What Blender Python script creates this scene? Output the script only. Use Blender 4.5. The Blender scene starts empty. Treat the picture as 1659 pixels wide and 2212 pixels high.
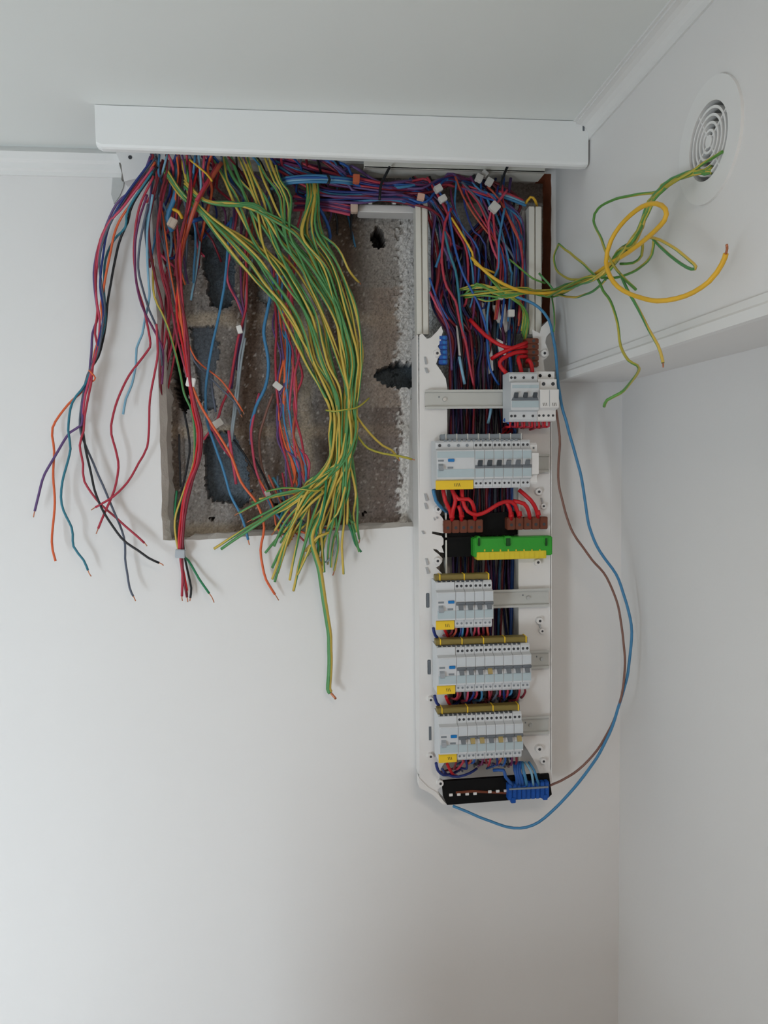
import bpy, bmesh, math, random
from mathutils import Vector, Matrix, noise
from mathutils.geometry import tessellate_polygon
random.seed(7)
sc = bpy.context.scene
col = sc.collection
# ------------------------------------------------------------------ camera
H0 = 2.40                       # camera height above the floor
F, CX, CY = 1680.0, 829.5, 1106.0
CAM = Vector((0, -1.6, H0))
_d = Vector(((650-CX)/F, -(1000-CY)/F, -1)).normalized()
_z = Vector((-.02, 1, 0)); _z = (_z - _d*_z.dot(_d)).normalized()
_x = _d.cross(_z)
R = Matrix((_x, _d, _z))        # rows: world axes seen in the camera's frame -> camera-to-world rotation
cam = bpy.data.cameras.new('camera'); cam.sensor_fit = 'HORIZONTAL'; cam.sensor_width = 36
cam.lens = F/1659*36; cam.clip_start = .02
camo = bpy.data.objects.new('camera', cam); col.objects.link(camo)
camo.matrix_world = Matrix.Translation(CAM) @ R.to_4x4()
sc.camera = camo

def P(px, py, y):
    "point on the plane y (distance in front of the wall is -y) seen at that place of the photograph"
    v = R @ Vector(((px-CX)/F, -(py-CY)/F, -1)); t = (y - CAM.y)/v.y
    return CAM + v*t
def PX(px, py, x):
    "same on a plane parallel to the bulkhead's face"
    v = R @ Vector(((px-CX)/F, -(py-CY)/F, -1)); t = (x - CAM.x)/v.x
    return CAM + v*t

# ------------------------------------------------------------------ world and light
w = bpy.data.worlds.new('world'); sc.world = w; w.use_nodes = True
w.node_tree.nodes['Background'].inputs[0].default_value = (.80, .88, 1.0, 1)
w.node_tree.nodes['Background'].inputs[1].default_value = .6
def area(name, loc, target, sx, sy, power, color):
    l = bpy.data.lights.new(name, 'AREA'); l.shape = 'RECTANGLE'; l.size = sx; l.size_y = sy
    l.energy = power; l.color = color
    o = bpy.data.objects.new(name, l); col.objects.link(o); o.location = loc
    o.rotation_euler = (Vector(target)-Vector(loc)).to_track_quat('-Z', 'Y').to_euler()
    return o
WX, YR = -1.85, -2.30           # left wall and rear wall; the rear wall's window is the room's daylight
WIN = (-1.66, -1.02, .76, 1.66)  # x0, x1, z0, z1 of the window opening
def in_window(name, x0, x1, z0, z1, power, color):
    l = bpy.data.lights.new(name, 'AREA'); l.shape = 'RECTANGLE'; l.size = x1-x0; l.size_y = z1-z0
    l.energy = power; l.color = color
    o = bpy.data.objects.new(name, l); col.objects.link(o); o.location = ((x0+x1)/2, YR+.02, (z0+z1)/2)
    o.rotation_euler = (math.radians(90), 0, 0)
    return o
in_window('window_daylight', *WIN, 32, (.79, .90, 1.0))
area('warm_fill_light', (.25, -1.75, 2.93), (.3, -1.6, 0), .3, .3, 6.0, (1.0, .82, .68))  # unseen warm fill added to lift the ceiling and right side
vs = sc.view_settings
vs.view_transform = 'Standard'; vs.look = 'None'; vs.gamma = 1; vs.use_curve_mapping = False
vs.exposure = -0.03

# ------------------------------------------------------------------ materials
def s2l(c):
    return tuple(((v/255)/12.92 if v/255 <= .04045 else ((v/255+.055)/1.055)**2.4) for v in c)
MATS = {}
def mat(name, rgb, rough=.45, metal=0, var=.06, scale=40, bump=0, bscale=200, spec=.4):
    if name in MATS: return MATS[name]
    m = bpy.data.materials.new(name); m.use_nodes = True; nt = m.node_tree; b = nt.nodes['Principled BSDF']
    b.inputs['Roughness'].default_value = rough; b.inputs['Metallic'].default_value = metal
    b.inputs['Specular IOR Level'].default_value = spec
    c = s2l(rgb)
    tc = nt.nodes.new('ShaderNodeTexCoord'); nz = nt.nodes.new('ShaderNodeTexNoise'); nz.inputs['Scale'].default_value = scale
    nz.inputs['Detail'].default_value = 3
    nt.links.new(tc.outputs['Object'], nz.inputs['Vector'])
    mx = nt.nodes.new('ShaderNodeMix'); mx.data_type = 'RGBA'
    mx.inputs[6].default_value = tuple(v*(1-var) for v in c)+(1,); mx.inputs[7].default_value = tuple(min(1, v*(1+var)) for v in c)+(1,)
    nt.links.new(nz.outputs['Fac'], mx.inputs[0]); nt.links.new(mx.outputs[2], b.inputs['Base Color'])
    if bump:
        n2 = nt.nodes.new('ShaderNodeTexNoise'); n2.inputs['Scale'].default_value = bscale; n2.inputs['Detail'].default_value = 4
        nt.links.new(tc.outputs['Object'], n2.inputs['Vector'])
        bp = nt.nodes.new('ShaderNodeBump'); bp.inputs['Strength'].default_value = bump; bp.inputs['Distance'].default_value = .002
        nt.links.new(n2.outputs['Fac'], bp.inputs['Height']); nt.links.new(bp.outputs['Normal'], b.inputs['Normal'])
    MATS[name] = m
    return m
paint = mat('wall paint', (233, 232, 230), .75, var=.015, scale=3, bump=.08, bscale=120, spec=.25)
ceilp = mat('ceiling paint', (236, 239, 236), .8, var=.015, scale=2, bump=.06, bscale=90, spec=.2)
trimp = mat('trim paint', (236, 236, 234), .5, var=.01, scale=4)
floorm = mat('wood floor', (198, 174, 148), .5, var=.1, scale=6)
plaster = mat('rough plaster', (222, 218, 212), .9, var=.07, scale=60, bump=.5, bscale=220)
lidm = mat('trunking plastic', (246, 248, 247), .42, var=.008, scale=3)
white = mat('white plastic', (232, 230, 227), .42, var=.015, scale=8)
offwhite = mat('ivory rail plastic', (226, 224, 214), .45, var=.015, scale=8)
devm = mat('device plastic', (212, 215, 217), .42, var=.015, scale=30)
winm = mat('tinted label window', (184, 200, 205), .2, var=.04, scale=60)
nosem = mat('device nose plastic', (205, 211, 215), .4, var=.015, scale=30)
greym = mat('grey lever plastic', (110, 116, 122), .45, var=.04, scale=60)
dgrey = mat('dark grey lever plastic', (70, 76, 82), .45, var=.04, scale=60)
tanm = mat('yellowed lever plastic', (170, 150, 96), .45, var=.04, scale=60)
busm = mat('busbar grey plastic', (132, 140, 146), .5, var=.06, scale=80)
olive = mat('olive busbar cover', (134, 118, 62), .5, var=.08, scale=60)
yellow = mat('yellow label', (244, 205, 50), .5, var=.03, scale=50)
screwm = mat('dark screw recess', (62, 64, 68), .5, var=.1, scale=100)
inkm = mat('dark print', (60, 55, 45), .6, var=.05)
bluem = mat('blue button plastic', (20, 120, 190), .4, var=.04)
steel = mat('galvanised rail', (196, 197, 192), .45, .1, var=.04, scale=20)
steeld = mat('zinc screw', (190, 192, 190), .35, .7, var=.05)
black = mat('black plastic', (12, 12, 13), .7, var=.1, spec=.2)
brownm = mat('brown terminal plastic', (112, 58, 38), .5, var=.12, scale=120)
greenm = mat('green terminal plastic', (50, 160, 48), .4, var=.05)
yterm = mat('yellow terminal plastic', (226, 204, 52), .45, var=.05)
bterm = mat('blue terminal plastic', (24, 84, 170), .4, var=.1, scale=90)
copper = mat('bare copper', (196, 128, 96), .4, .7, var=.1)
brick = mat('brown brick edge', (150, 84, 54), .9, var=.25, scale=50, bump=.6, bscale=150)
ductm = mat('duct lining', (92, 78, 70), .7, var=.15, scale=30)
# a colour per insulation; gy = two-colour stripe running along the wire
INS = {'red': (178, 54, 72), 'pink': (198, 74, 100), 'darkred': (122, 34, 48), 'bright': (200, 28, 36), 'orange': (224, 104, 60),
       'rust': (182, 82, 60), 'blue': (66, 130, 174), 'mid': (40, 90, 164), 'navy': (34, 52, 120), 'purple': (98, 72, 122),
       'plum': (110, 46, 92), 'sky': (128, 174, 198), 'teal': (48, 122, 142), 'grey': (150, 162, 168), 'slate': (88, 96, 112),
       'black': (32, 34, 38), 'brown': (128, 92, 80), 'green': (40, 128, 84), 'white': (222, 220, 216), 'beige': (206, 186, 150), 'yellow': (228, 180, 52)}
def ins(c):
    return mat('insulation '+c, INS[c], .42, var=.06, scale=25)
def stripe(name, a, b):
    if name in MATS: return MATS[name]
    m = bpy.data.materials.new(name); m.use_nodes = True; nt = m.node_tree; bs = nt.nodes['Principled BSDF']
    bs.inputs['Roughness'].default_value = .42
    uv = nt.nodes.new('ShaderNodeUVMap'); sp = nt.nodes.new('ShaderNodeSeparateXYZ'); nt.links.new(uv.outputs[0], sp.inputs[0])
    fr = nt.nodes.new('ShaderNodeMath'); fr.operation = 'FRACT'; nt.links.new(sp.outputs[0], fr.inputs[0])
    gt = nt.nodes.new('ShaderNodeMath'); gt.operation = 'GREATER_THAN'; gt.inputs[1].default_value = .52; nt.links.new(fr.outputs[0], gt.inputs[0])
    mx = nt.nodes.new('ShaderNodeMix'); mx.data_type = 'RGBA'; mx.inputs[6].default_value = s2l(a)+(1,); mx.inputs[7].default_value = s2l(b)+(1,)
    nt.links.new(gt.outputs[0], mx.inputs[0]); nt.links.new(mx.outputs[2], bs.inputs['Base Color'])
    MATS[name] = m
    return m
GY = stripe('green and yellow insulation', (80, 144, 84), (206, 178, 78))
GY2 = stripe('green and yellow insulation, mostly green', (90, 148, 66), (184, 172, 66))

# ------------------------------------------------------------------ helpers
def link(name, me, m=None, parent=None):
    o = bpy.data.objects.new(name, me); col.objects.link(o)
    if m is not None: me.materials.append(m)
    if parent is not None: o.parent = parent; o.matrix_parent_inverse = parent.matrix_world.inverted()
    return o
def obj(name, bm, m, parent=None, smooth=False):
    bmesh.ops.recalc_face_normals(bm, faces=bm.faces)
    me = bpy.data.meshes.new(name); bm.to_mesh(me); bm.free()
    if smooth:
        for p in me.polygons: p.use_smooth = True
    return link(name, me, m, parent)
def tag(o, label, cat, group=None):
    o['label'] = label; o['category'] = cat
    if group: o['group'] = group
    return o
def thing(name, loc, label, cat, group=None):
    o = bpy.data.objects.new(name, None); o.empty_display_size = .02; col.objects.link(o)
    o.matrix_world = Matrix.Translation(Vector(loc))
    return tag(o, label, cat, group)
def struct(name, bm, m, parent=None):
    o = obj(name, bm, m, parent); o['kind'] = 'structure'; return o
def box(bm, a, b, bev=0):
    a, b = Vector(a), Vector(b)
    lo = Vector([min(a[i], b[i]) for i in range(3)]); hi = Vector([max(a[i], b[i]) for i in range(3)])
    r = bmesh.ops.create_cube(bm, size=1); vs_ = r['verts']
    for v in vs_:
        v.co = Vector([lo[i] if v.co[i] < 0 else hi[i] for i in range(3)])
    if bev:
        es = {e for v in vs_ for e in v.link_edges}
        bmesh.ops.bevel(bm, geom=list(es), offset=bev, segments=2, affect='EDGES')
    return bm
def BX(a, b, bev=0): return box(bmesh.new(), a, b, bev)
def prism(bm, front, depth_vec):
    "closed polygon extruded along a vector"
    dv = Vector(depth_vec); n = len(front)
    A = [bm.verts.new(p) for p in front]; B = [bm.verts.new(Vector(p)+dv) for p in front]
    if n <= 4: bm.faces.new(A); bm.faces.new(B[::-1])
    else:
        for t in tessellate_polygon([[v.co.copy() for v in A]]):
            bm.faces.new([A[i] for i in t]); bm.faces.new([B[i] for i in reversed(t)])
    for i in range(n): bm.faces.new((A[i], A[(i+1) % n], B[(i+1) % n], B[i]))
    return bm
def slab(px, y, t, bm=None, bev=0):
    "outline taken at depth y, extruded t backwards"
    bm = bm or bmesh.new()
    prism(bm, [P(a, b, y) for a, b in px], (0, t, 0))
    return bm
def cyl(bm, c, axis, r, h, n=14, r2=None):
    c = Vector(c); q = Vector(axis).normalized().to_track_quat('Z', 'Y').to_matrix().to_4x4()
    bmesh.ops.create_cone(bm, cap_ends=True, segments=n, radius1=r, radius2=r if r2 is None else r2, depth=h, matrix=Matrix.Translation(c) @ q)
    return bm
def catmull(pts, step):
    out = []
    n = len(pts)
    for i in range(n-1):
        p0 = pts[max(i-1, 0)]; p1 = pts[i]; p2 = pts[i+1]; p3 = pts[min(i+2, n-1)]
        L = (p2-p1).length; k = max(2, min(14, int(L/step)))
        for j in range(k):
            t = j/k
            out.append(.5*((2*p1)+(p2-p0)*t+(2*p0-5*p1+4*p2-p3)*t*t+(3*p1-p0-3*p2+p3)*t**3))
    out.append(pts[-1].copy())
    return out
def tube_mesh(name, pts, r, sides=8, twist=0, phase=0, taper=None):
    n = len(pts); verts = []; faces = []; vco = [0]
    for i in range(1, n): vco.append(vco[-1]+(pts[i]-pts[i-1]).length)
    t0 = (pts[1]-pts[0]).normalized(); nrm = t0.orthogonal().normalized()
    for i in range(n):
        t = (pts[min(i+1, n-1)]-pts[max(i-1, 0)]).normalized()
        nrm = (nrm - t*nrm.dot(t)); nrm = nrm.normalized() if nrm.length > 1e-6 else t.orthogonal().normalized()
        bn = t.cross(nrm)
        rr = r if taper is None else r*taper(i/(n-1))
        for k in range(sides):
            a = 2*math.pi*k/sides
            verts.append(pts[i]+(nrm*math.cos(a)+bn*math.sin(a))*rr)
    uvs = []
    for i in range(n-1):
        for k in range(sides):
            k2 = (k+1) % sides
            faces.append((i*sides+k, i*sides+k2, (i+1)*sides+k2, (i+1)*sides+k))
            u0 = k/sides+phase; u1 = (k+1)/sides+phase
            uvs += [(u0+vco[i]*twist, vco[i]), (u1+vco[i]*twist, vco[i]), (u1+vco[i+1]*twist, vco[i+1]), (u0+vco[i+1]*twist, vco[i+1])]
    nf = len(faces)
    faces.append(tuple(range(sides-1, -1, -1))); faces.append(tuple((n-1)*sides+k for k in range(sides)))
    uvs += [(.2, 0)]*(2*sides)
    me = bpy.data.meshes.new(name); me.from_pydata([tuple(v) for v in verts], [], faces)
    ul = me.uv_layers.new(name='UVMap')
    for i, l in enumerate(ul.data): l.uv = uvs[i]
    for i, p in enumerate(me.polygons): p.use_smooth = i < nf
    return me
SC = 1.0
def wire3(pts, c, r, label=None, group=None, name=None, bare=0, wob=.0012, cat='wire', sides=8, twist=None, phase=None):
    "one insulated wire through 3-D points; bare = length of stripped copper past its end"
    gy = c in ('gy', 'gy2')
    o3 = Vector((random.uniform(0, 99), random.uniform(0, 99), random.uniform(0, 99)))
    ps = catmull([Vector(p) for p in pts], .012)
    if wob:
        ps = [p+noise.noise_vector(p*26+o3)*wob*min(1, i/4, (len(ps)-1-i)/4) for i, p in enumerate(ps)]
    nm = name or ('earth_wire' if gy else 'wire')
    me = tube_mesh(nm, ps, r, sides, (random.uniform(-4, 4) if twist is None else twist) if gy else 0, random.random() if phase is None else phase)
    o = link(nm, me, (GY if c == 'gy' else GY2) if gy else ins(c))
    base = ps[0]
    me.transform(Matrix.Translation(-base)); o.location = base
    if label: tag(o, label, cat, group)
    if bare:
        d = (ps[-1]-ps[-2]).normalized(); sd = Vector((random.uniform(-.4, .4), random.uniform(-.2, .2), random.uniform(-.4, 0)))
        q = [ps[-1]-d*.002, ps[-1]+d*bare*.5, ps[-1]+(d+sd*.5)*bare]
        cm = tube_mesh('bare_end', catmull([v-base for v in q], .006), r*.5, 6)
        e = bpy.data.objects.new('bare_end', cm); col.objects.link(e); cm.materials.append(copper)
        e.parent = o; e['label'] = 'bare copper end'
    return o
def wire(px, c, r, y, y2=None, **kw):
    "px = flat list x,y,x,y... of the photograph's places or (x,y,depth) triples; depth runs from y to y2"
    if px and not isinstance(px[0], tuple): px = list(zip(px[::2], px[1::2]))
    n = len(px); y2 = y if y2 is None else y2
    pts = []
    for i, q in enumerate(px):
        yy = q[2] if len(q) > 2 else y+(y2-y)*i/(n-1)
        pts.append(P(q[0], q[1], min(yy, .045)))
    return wire3(pts, c, r, **kw)
# ------------------------------------------------------------------ the room
ZC = H0+.612                    # ceiling
XB = .535                       # face of the boxed-in bulkhead on the right
XR = .681                       # right wall below it
ZB = H0+.162                    # underside of the bulkhead
#
D = .06                         # depth of the chase cut into the wall
# opening left by the old consumer unit: front outline (plaster face) and ragged back outline
front = [(318, 352), (326, 430), (332, 520), (337, 640), (341, 760), (344, 880), (347, 1000), (350, 1100), (352, 1167),
         (430, 1166), (520, 1160), (620, 1153), (720, 1148), (800, 1143), (893, 1137),
         (894, 1040), (895, 940), (896, 860), (960, 850), (1060, 846), (1136, 842), (1148, 740),
         (1187, 690), (1190, 560), (1191, 450), (1191, 376), (1100, 372), (980, 366), (860, 360), (760, 352), (640, 348), (500, 344), (400, 342)]
def dense(loop, k):
    out = []
    for i in range(len(loop)):
        a, b = loop[i], loop[(i+1) % len(loop)]
        for j in range(k): out.append((a[0]+(b[0]-a[0])*j/k, a[1]+(b[1]-a[1])*j/k))
    return out
fl = dense(front, 5)
def jag(p, s, a): return noise.noise(Vector((p[0]*s, p[1]*s, 3.1)))*a
f3 = [P(x+jag((x, y), .05, 2.5), y+jag((y, x), .05, 2.5), 0) for x, y in fl]
b3 = []
for (x, y), p in zip(fl, f3):
    inw = Vector((0, 0, 0)); j = abs(jag((x, y), .06, 1))
    if x < 400 and y > 380: inw.x = .012+j*.012
    elif 850 < x < 900 and y > 380: inw.x = -.002-j*.008
    elif y > 1100: inw.z = .006+j*.008
    b3.append(Vector((p.x, D, p.z))+inw)
bm = bmesh.new()
outer = [Vector((WX, 0, 0)), Vector((XR, 0, 0)), Vector((XR, 0, ZC)), Vector((WX, 0, ZC))]
ov = [bm.verts.new(p) for p in outer]; iv = [bm.verts.new(p) for p in f3]
es = [bm.edges.new((ov[i], ov[(i+1) % 4])) for i in range(4)]+[bm.edges.new((iv[i], iv[(i+1) % len(iv)])) for i in range(len(iv))]
bmesh.ops.triangle_fill(bm, edges=es, use_beauty=True)
struct('wall_back', bm, paint)
# plaster reveal round the opening, with its broken inner edge; a brown brick edge on the right side
bm = bmesh.new(); bmb = bmesh.new()
n = len(f3)
for i in range(n):
    j = (i+1) % n
    right = fl[i][0] > 1180
    tb = bmb if right else bm
    ms = []
    for q_ in (i, j):
        (px_, py_), p_ = fl[q_], f3[q_]
        jj = abs(jag((px_, py_), .07, 1))+abs(jag((px_, py_), .2, .5))
        if px_ < 400 and py_ > 380: ms.append(p_+Vector((.008+jj*.014, .018, 0)))      # broken, sloping plaster edge
        elif py_ > 1100: ms.append(p_+Vector((0, .018, .004+jj*.010)))
        else: ms.append(p_.lerp(b3[q_], .5)+noise.noise_vector(p_*60)*.004)
    m1, m2 = ms
    for q in ((f3[i], f3[j], m2, m1), (m1, m2, b3[j], b3[i])):
        tb.faces.new([tb.verts.new(p) for p in q])
for t in (bm, bmb): bmesh.ops.remove_doubles(t, verts=t.verts, dist=.0002)
struct('trim_1', bm, plaster)
struct('trim_2', bmb, brick)

# block wall at the back of the chase: rough blocks, mortar, chases and holes as relief, each its own colour
def inside(p, poly):
    x, y = p; c = False; j = len(poly)-1
    for i in range(len(poly)):
        xi, yi = poly[i]; xj, yj = poly[j]
        if (yi > y) != (yj > y) and x < (xj-xi)*(y-yi)/(yj-yi)+xi: c = not c
        j = i
    return c
CAV = [  # outline in the photograph, depth, colour inside
    ([(404, 500), (418, 486), (470, 478), (500, 482), (506, 560), (504, 640), (498, 664), (476, 668), (455, 656), (447, 634), (452, 612), (440, 590), (437, 548), (424, 524)], .034, (96, 106, 114)),
    ([(441, 950), (456, 930), (505, 936), (528, 985), (542, 1060), (536, 1084), (515, 1098), (500, 1088), (482, 1084), (450, 1078), (443, 1040)], .034, (96, 106, 114)),
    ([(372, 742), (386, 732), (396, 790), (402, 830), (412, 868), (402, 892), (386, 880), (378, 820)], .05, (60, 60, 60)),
    ([(806, 806), (830, 792), (856, 782), (900, 786), (900, 836), (864, 838), (842, 834), (818, 822)], .06, (104, 114, 120)),
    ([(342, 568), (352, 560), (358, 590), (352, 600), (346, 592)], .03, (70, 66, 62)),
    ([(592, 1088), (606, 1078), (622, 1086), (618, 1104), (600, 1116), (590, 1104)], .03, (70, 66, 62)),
    ([(560, 580), (590, 590), (600, 640), (580, 660), (556, 640)], .012, (150, 154, 154)),
    ([(410, 706), (462, 702), (474, 760), (458, 830), (470, 884), (440, 884), (424, 800)], .010, (92, 98, 104))]
def circ(cx, cy, rx, ry): return [(cx+rx*math.cos(a*.5), cy+ry*math.sin(a*.5)) for a in range(13)]
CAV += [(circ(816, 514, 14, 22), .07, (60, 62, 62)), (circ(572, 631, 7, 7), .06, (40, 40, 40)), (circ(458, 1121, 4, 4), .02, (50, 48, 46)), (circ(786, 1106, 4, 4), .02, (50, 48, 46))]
x0, x1 = P(300, 600, D).x, P(1215, 600, D).x
z0, z1 = P(600, 1185, D).z, P(600, 310, D).z
nx, nz = 300, 250
bm = bmesh.new(); cl = bm.verts.layers.float_color.new('tone')
def band(v, c, h): return max(0, 1-abs(v-c)/h)
def to_px(p):
    v = R.transposed() @ (p-CAM); return CX+F*v.x/-v.z, CY-F*v.y/-v.z
def mixc(a, b, t): return tuple(a[i]+(b[i]-a[i])*t for i in range(3))
rows_ = []
for j in range(nz+1):
    row = []
    for i in range(nx+1):
        p = Vector((x0+(x1-x0)*i/nx, D, z0+(z1-z0)*j/nz))
        u, v = to_px(p)
        n1 = noise.noise(Vector((u*.02, v*.02, 0))); n2 = noise.noise(Vector((u*.11, v*.11, 5))); n3 = noise.noise(Vector((u*.4, v*.4, 9)))
        c = mixc((140, 136, 132), (168, 161, 154), .5+.5*n1)
        h = n2*.0022+n3*.0016
        # mortar beds, lighter and sandier
        mo = max(band(v, 692+n1*8, 20), band(v, 932+n1*6, 20), band(v, 1150, 26))
        if u > 690: mo = max(mo, .8*band(v, 690+n1*8, 26))
        c = mixc(c, (186, 174, 156), min(1, mo*1.5)); h -= mo*.003
        # chases of brown render where conduits ran
        ch = max(band(u, 540+n1*14, 46)*(.5 if v < 560 else 1), band(u, 735+n1*12, 60), band(u, 384+n1*10, 20)*.5, .7*band(u, 600+n1*10, 30))
        c = mixc(c, (98, 80, 68), min(1, ch*1.3)*.85)
        li = max(band(u, 660+n1*10, 22), band(u, 372+n1*8, 20)*.8 if v < 700 else 0)
        c = mixc(c, (212, 200, 180), min(1, li*1.3)*.75)
        if u > 775:
            c = mixc(c, (198, 192, 184) if v < 620 else (204, 188, 175) if v < 880 else (146, 132, 125), min(1, (u-775)/40)*.7)
            wr = 858+n2*20+n1*14+n3*6
            if u > wr: c = mixc(c, (240, 237, 232), min(1, (u-wr)/6)); h -= .004
        lw = 372+n2*14+n1*8+n3*5
        if u < lw: c = mixc(c, (238, 235, 230), min(1, (lw-u)/5)); h -= .003
        if n2 > .34 and n3 > .05: c = mixc(c, (214, 208, 200), .7)
        c = mixc(c, tuple(k*.82 for k in c), min(1, max(0, n3*1.4)))
        if v < 440: c = mixc(c, (110, 100, 94), .5)  # top strip darkened: shade of lid and wires put into the colour
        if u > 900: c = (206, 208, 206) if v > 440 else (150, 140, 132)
        uu, vv = u+n2*7+n3*1.5, v+jag((u, v), .12, 7)+n3*1.5
        for poly, dep, cc in CAV:
            if inside((uu, vv), poly):
                c = mixc(cc, tuple(k*1.15 for k in cc), .5+.5*n2); h += dep; break
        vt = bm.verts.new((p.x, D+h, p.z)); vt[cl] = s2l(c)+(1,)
        row.append(vt)
    rows_.append(row)
for j in range(nz):
    for i in range(nx):
        bm.faces.new((rows_[j][i], rows_[j][i+1], rows_[j+1][i+1], rows_[j+1][i]))
blockm = bpy.data.materials.new('rough block wall'); blockm.use_nodes = True; nt = blockm.node_tree; b = nt.nodes['Principled BSDF']
b.inputs['Roughness'].default_value = .95; b.inputs['Specular IOR Level'].default_value = .1
at = nt.nodes.new('ShaderNodeAttribute'); at.attribute_name = 'tone'
tc = nt.nodes.new('ShaderNodeTexCoord'); nzn = nt.nodes.new('ShaderNodeTexNoise'); nzn.inputs['Scale'].default_value = 240; nzn.inputs['Detail'].default_value = 5
nt.links.new(tc.outputs['Object'], nzn.inputs['Vector'])
mr = nt.nodes.new('ShaderNodeMapRange'); mr.inputs[1].default_value = .3; mr.inputs[2].default_value = .7; mr.inputs[3].default_value = .72; mr.inputs[4].default_value = 1.15
nt.links.new(nzn.outputs['Fac'], mr.inputs[0])
vm = nt.nodes.new('ShaderNodeVectorMath'); vm.operation = 'SCALE'; nt.links.new(at.outputs['Color'], vm.inputs[0]); nt.links.new(mr.outputs[0], vm.inputs['Scale'])
nt.links.new(vm.outputs[0], b.inputs['Base Color'])
bp = nt.nodes.new('ShaderNodeBump'); bp.inputs['Distance'].default_value = .004; bp.inputs['Strength'].default_value = .8
nt.links.new(nzn.outputs['Fac'], bp.inputs['Height']); nt.links.new(bp.outputs['Normal'], b.inputs['Normal'])
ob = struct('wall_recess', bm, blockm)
struct('trim_3', BX((x0, D+.085, z0), (x1, D+.10, z1)), plaster)          # solid wall behind the holes

# rest of the shell
struct('floor', BX((WX-.1, .2, -.05), (XR+.1, YR-.1, 0)), floorm)
struct('ceiling', BX((WX-.1, .2, ZC), (XR+.1, YR-.1, ZC+.05)), ceilp)
struct('wall_right', BX((XR, 0, 0), (XR+.08, YR, ZC)), paint)
struct('wall_left', BX((WX, 0, 0), (WX-.08, YR, ZC)), paint)
# rear wall round its window
x0_, x1_, wz0, wz1 = WIN
bm = bmesh.new()
for a, b_ in (((WX, YR, 0), (x0_, YR-.1, ZC)), ((x1_, YR, 0), (XR, YR-.1, ZC)), ((x0_, YR, 0), (x1_, YR-.1, wz0)), ((x0_, YR, wz1), (x1_, YR-.1, ZC))): box(bm, a, b_)
struct('wall_rear', bm, paint)
bm = bmesh.new()
for a, b_ in (((x0_, YR-.06, wz0), (x0_+.04, YR-.02, wz1)), ((x1_-.04, YR-.06, wz0), (x1_, YR-.02, wz1)), ((x0_, YR-.06, wz0), (x1_, YR-.02, wz0+.04)), ((x0_, YR-.06, wz1-.04), (x1_, YR-.02, wz1))): box(bm, a, b_, .004)
struct('window_1', bm, trimp)
# unseen door leaf added beside the window to shade the right side
d_ = struct('added_shade_door', BX((-.94, YR+.02, .01), (-.90, -1.93, 2.05), .003), trimp)
struct('added_door_handle', BX((-.955, -2.01, 1.02), (-.885, -1.99, 1.04), .004), mat('zinc screw', (190, 192, 190)), d_)

# bulkhead boxed in along the right wall, with a round duct hole
VC = PX(1535, 306, XB); VR = .050
bm = bmesh.new()
ov = [bm.verts.new(p) for p in (Vector((XB, 0, ZB)), Vector((XB, YR, ZB)), Vector((XB, YR, ZC)), Vector((XB, 0, ZC)))]
NC = 48
cv = [bm.verts.new((XB, VC.y+VR*math.cos(2*math.pi*i/NC), VC.z+VR*math.sin(2*math.pi*i/NC))) for i in range(NC)]
es = [bm.edges.new((ov[i], ov[(i+1) % 4])) for i in range(4)]+[bm.edges.new((cv[i], cv[(i+1) % NC])) for i in range(NC)]
bmesh.ops.triangle_fill(bm, edges=es, use_beauty=True)
bm.faces.new([bm.verts.new(p) for p in ((XB, 0, ZB), (XR, 0, ZB), (XR, YR, ZB), (XB, YR, ZB))])
struct('wall_bulkhead', bm, paint)
bm = bmesh.new()
c1 = [bm.verts.new((XB, VC.y+VR*math.cos(2*math.pi*i/NC), VC.z+VR*math.sin(2*math.pi*i/NC))) for i in range(NC)]
c2 = [bm.verts.new((XB+.10, v.co.y, v.co.z)) for v in c1]
for i in range(NC): bm.faces.new((c1[i], c1[(i+1) % NC], c2[(i+1) % NC], c2[i]))
bm.faces.new(c2)
struct('trim_4', bm, ductm)
# cornices and the moulding under the bulkhead
def run(name, prof, a, b_, m=trimp):
    "profile points are offsets added to the end points a and b_"
    bm = bmesh.new(); A = [bm.verts.new(Vector(a)+Vector(q)) for q in prof]; B = [bm.verts.new(Vector(b_)+Vector(q)) for q in prof]
    k = len(prof)
    for i in range(k): bm.faces.new((A[i], A[(i+1) % k], B[(i+1) % k], B[i]))
    bm.faces.new(A); bm.faces.new(B[::-1]); return struct(name, bm, m)
def cove(s, dx, dy):     # small ovolo cornice, size s, standing out along (dx,dy)
    q = [(0, -s), (.12*s, -s), (.12*s, -.86*s)]
    q += [(.12*s+.66*s*(1-math.cos(t)), -.86*s+.66*s*math.sin(t)) for t in (.25, .6, .95, 1.3, 1.57)]
    q += [(.86*s, -.2*s), (.86*s, -.1*s), (s, -.1*s), (s, 0), (0, 0)]
    return [(dx*o, dy*o, z) for o, z in q]
run('trim_5', [(0, 0, -.054), (0, -.006, -.054), (0, -.006, -.046), (0, -.010, -.043), (0, -.011, -.032), (0, -.016, -.027), (0, -.018, -.014), (0, -.004, 0), (0, 0, 0)], (WX, 0, ZC), (P(262, 360, -.02).x, 0, ZC))
run('trim_6', cove(.032, -1, 0), (XB, -.19, ZC), (XB, YR, ZC))
run('trim_7', [(0, 0, .026), (-.006, 0, .024), (-.008, 0, .014), (-.012, 0, .010), (-.012, 0, -.003), (0, 0, -.003)], (XB, 0, ZB), (XB, YR, ZB))
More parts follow.
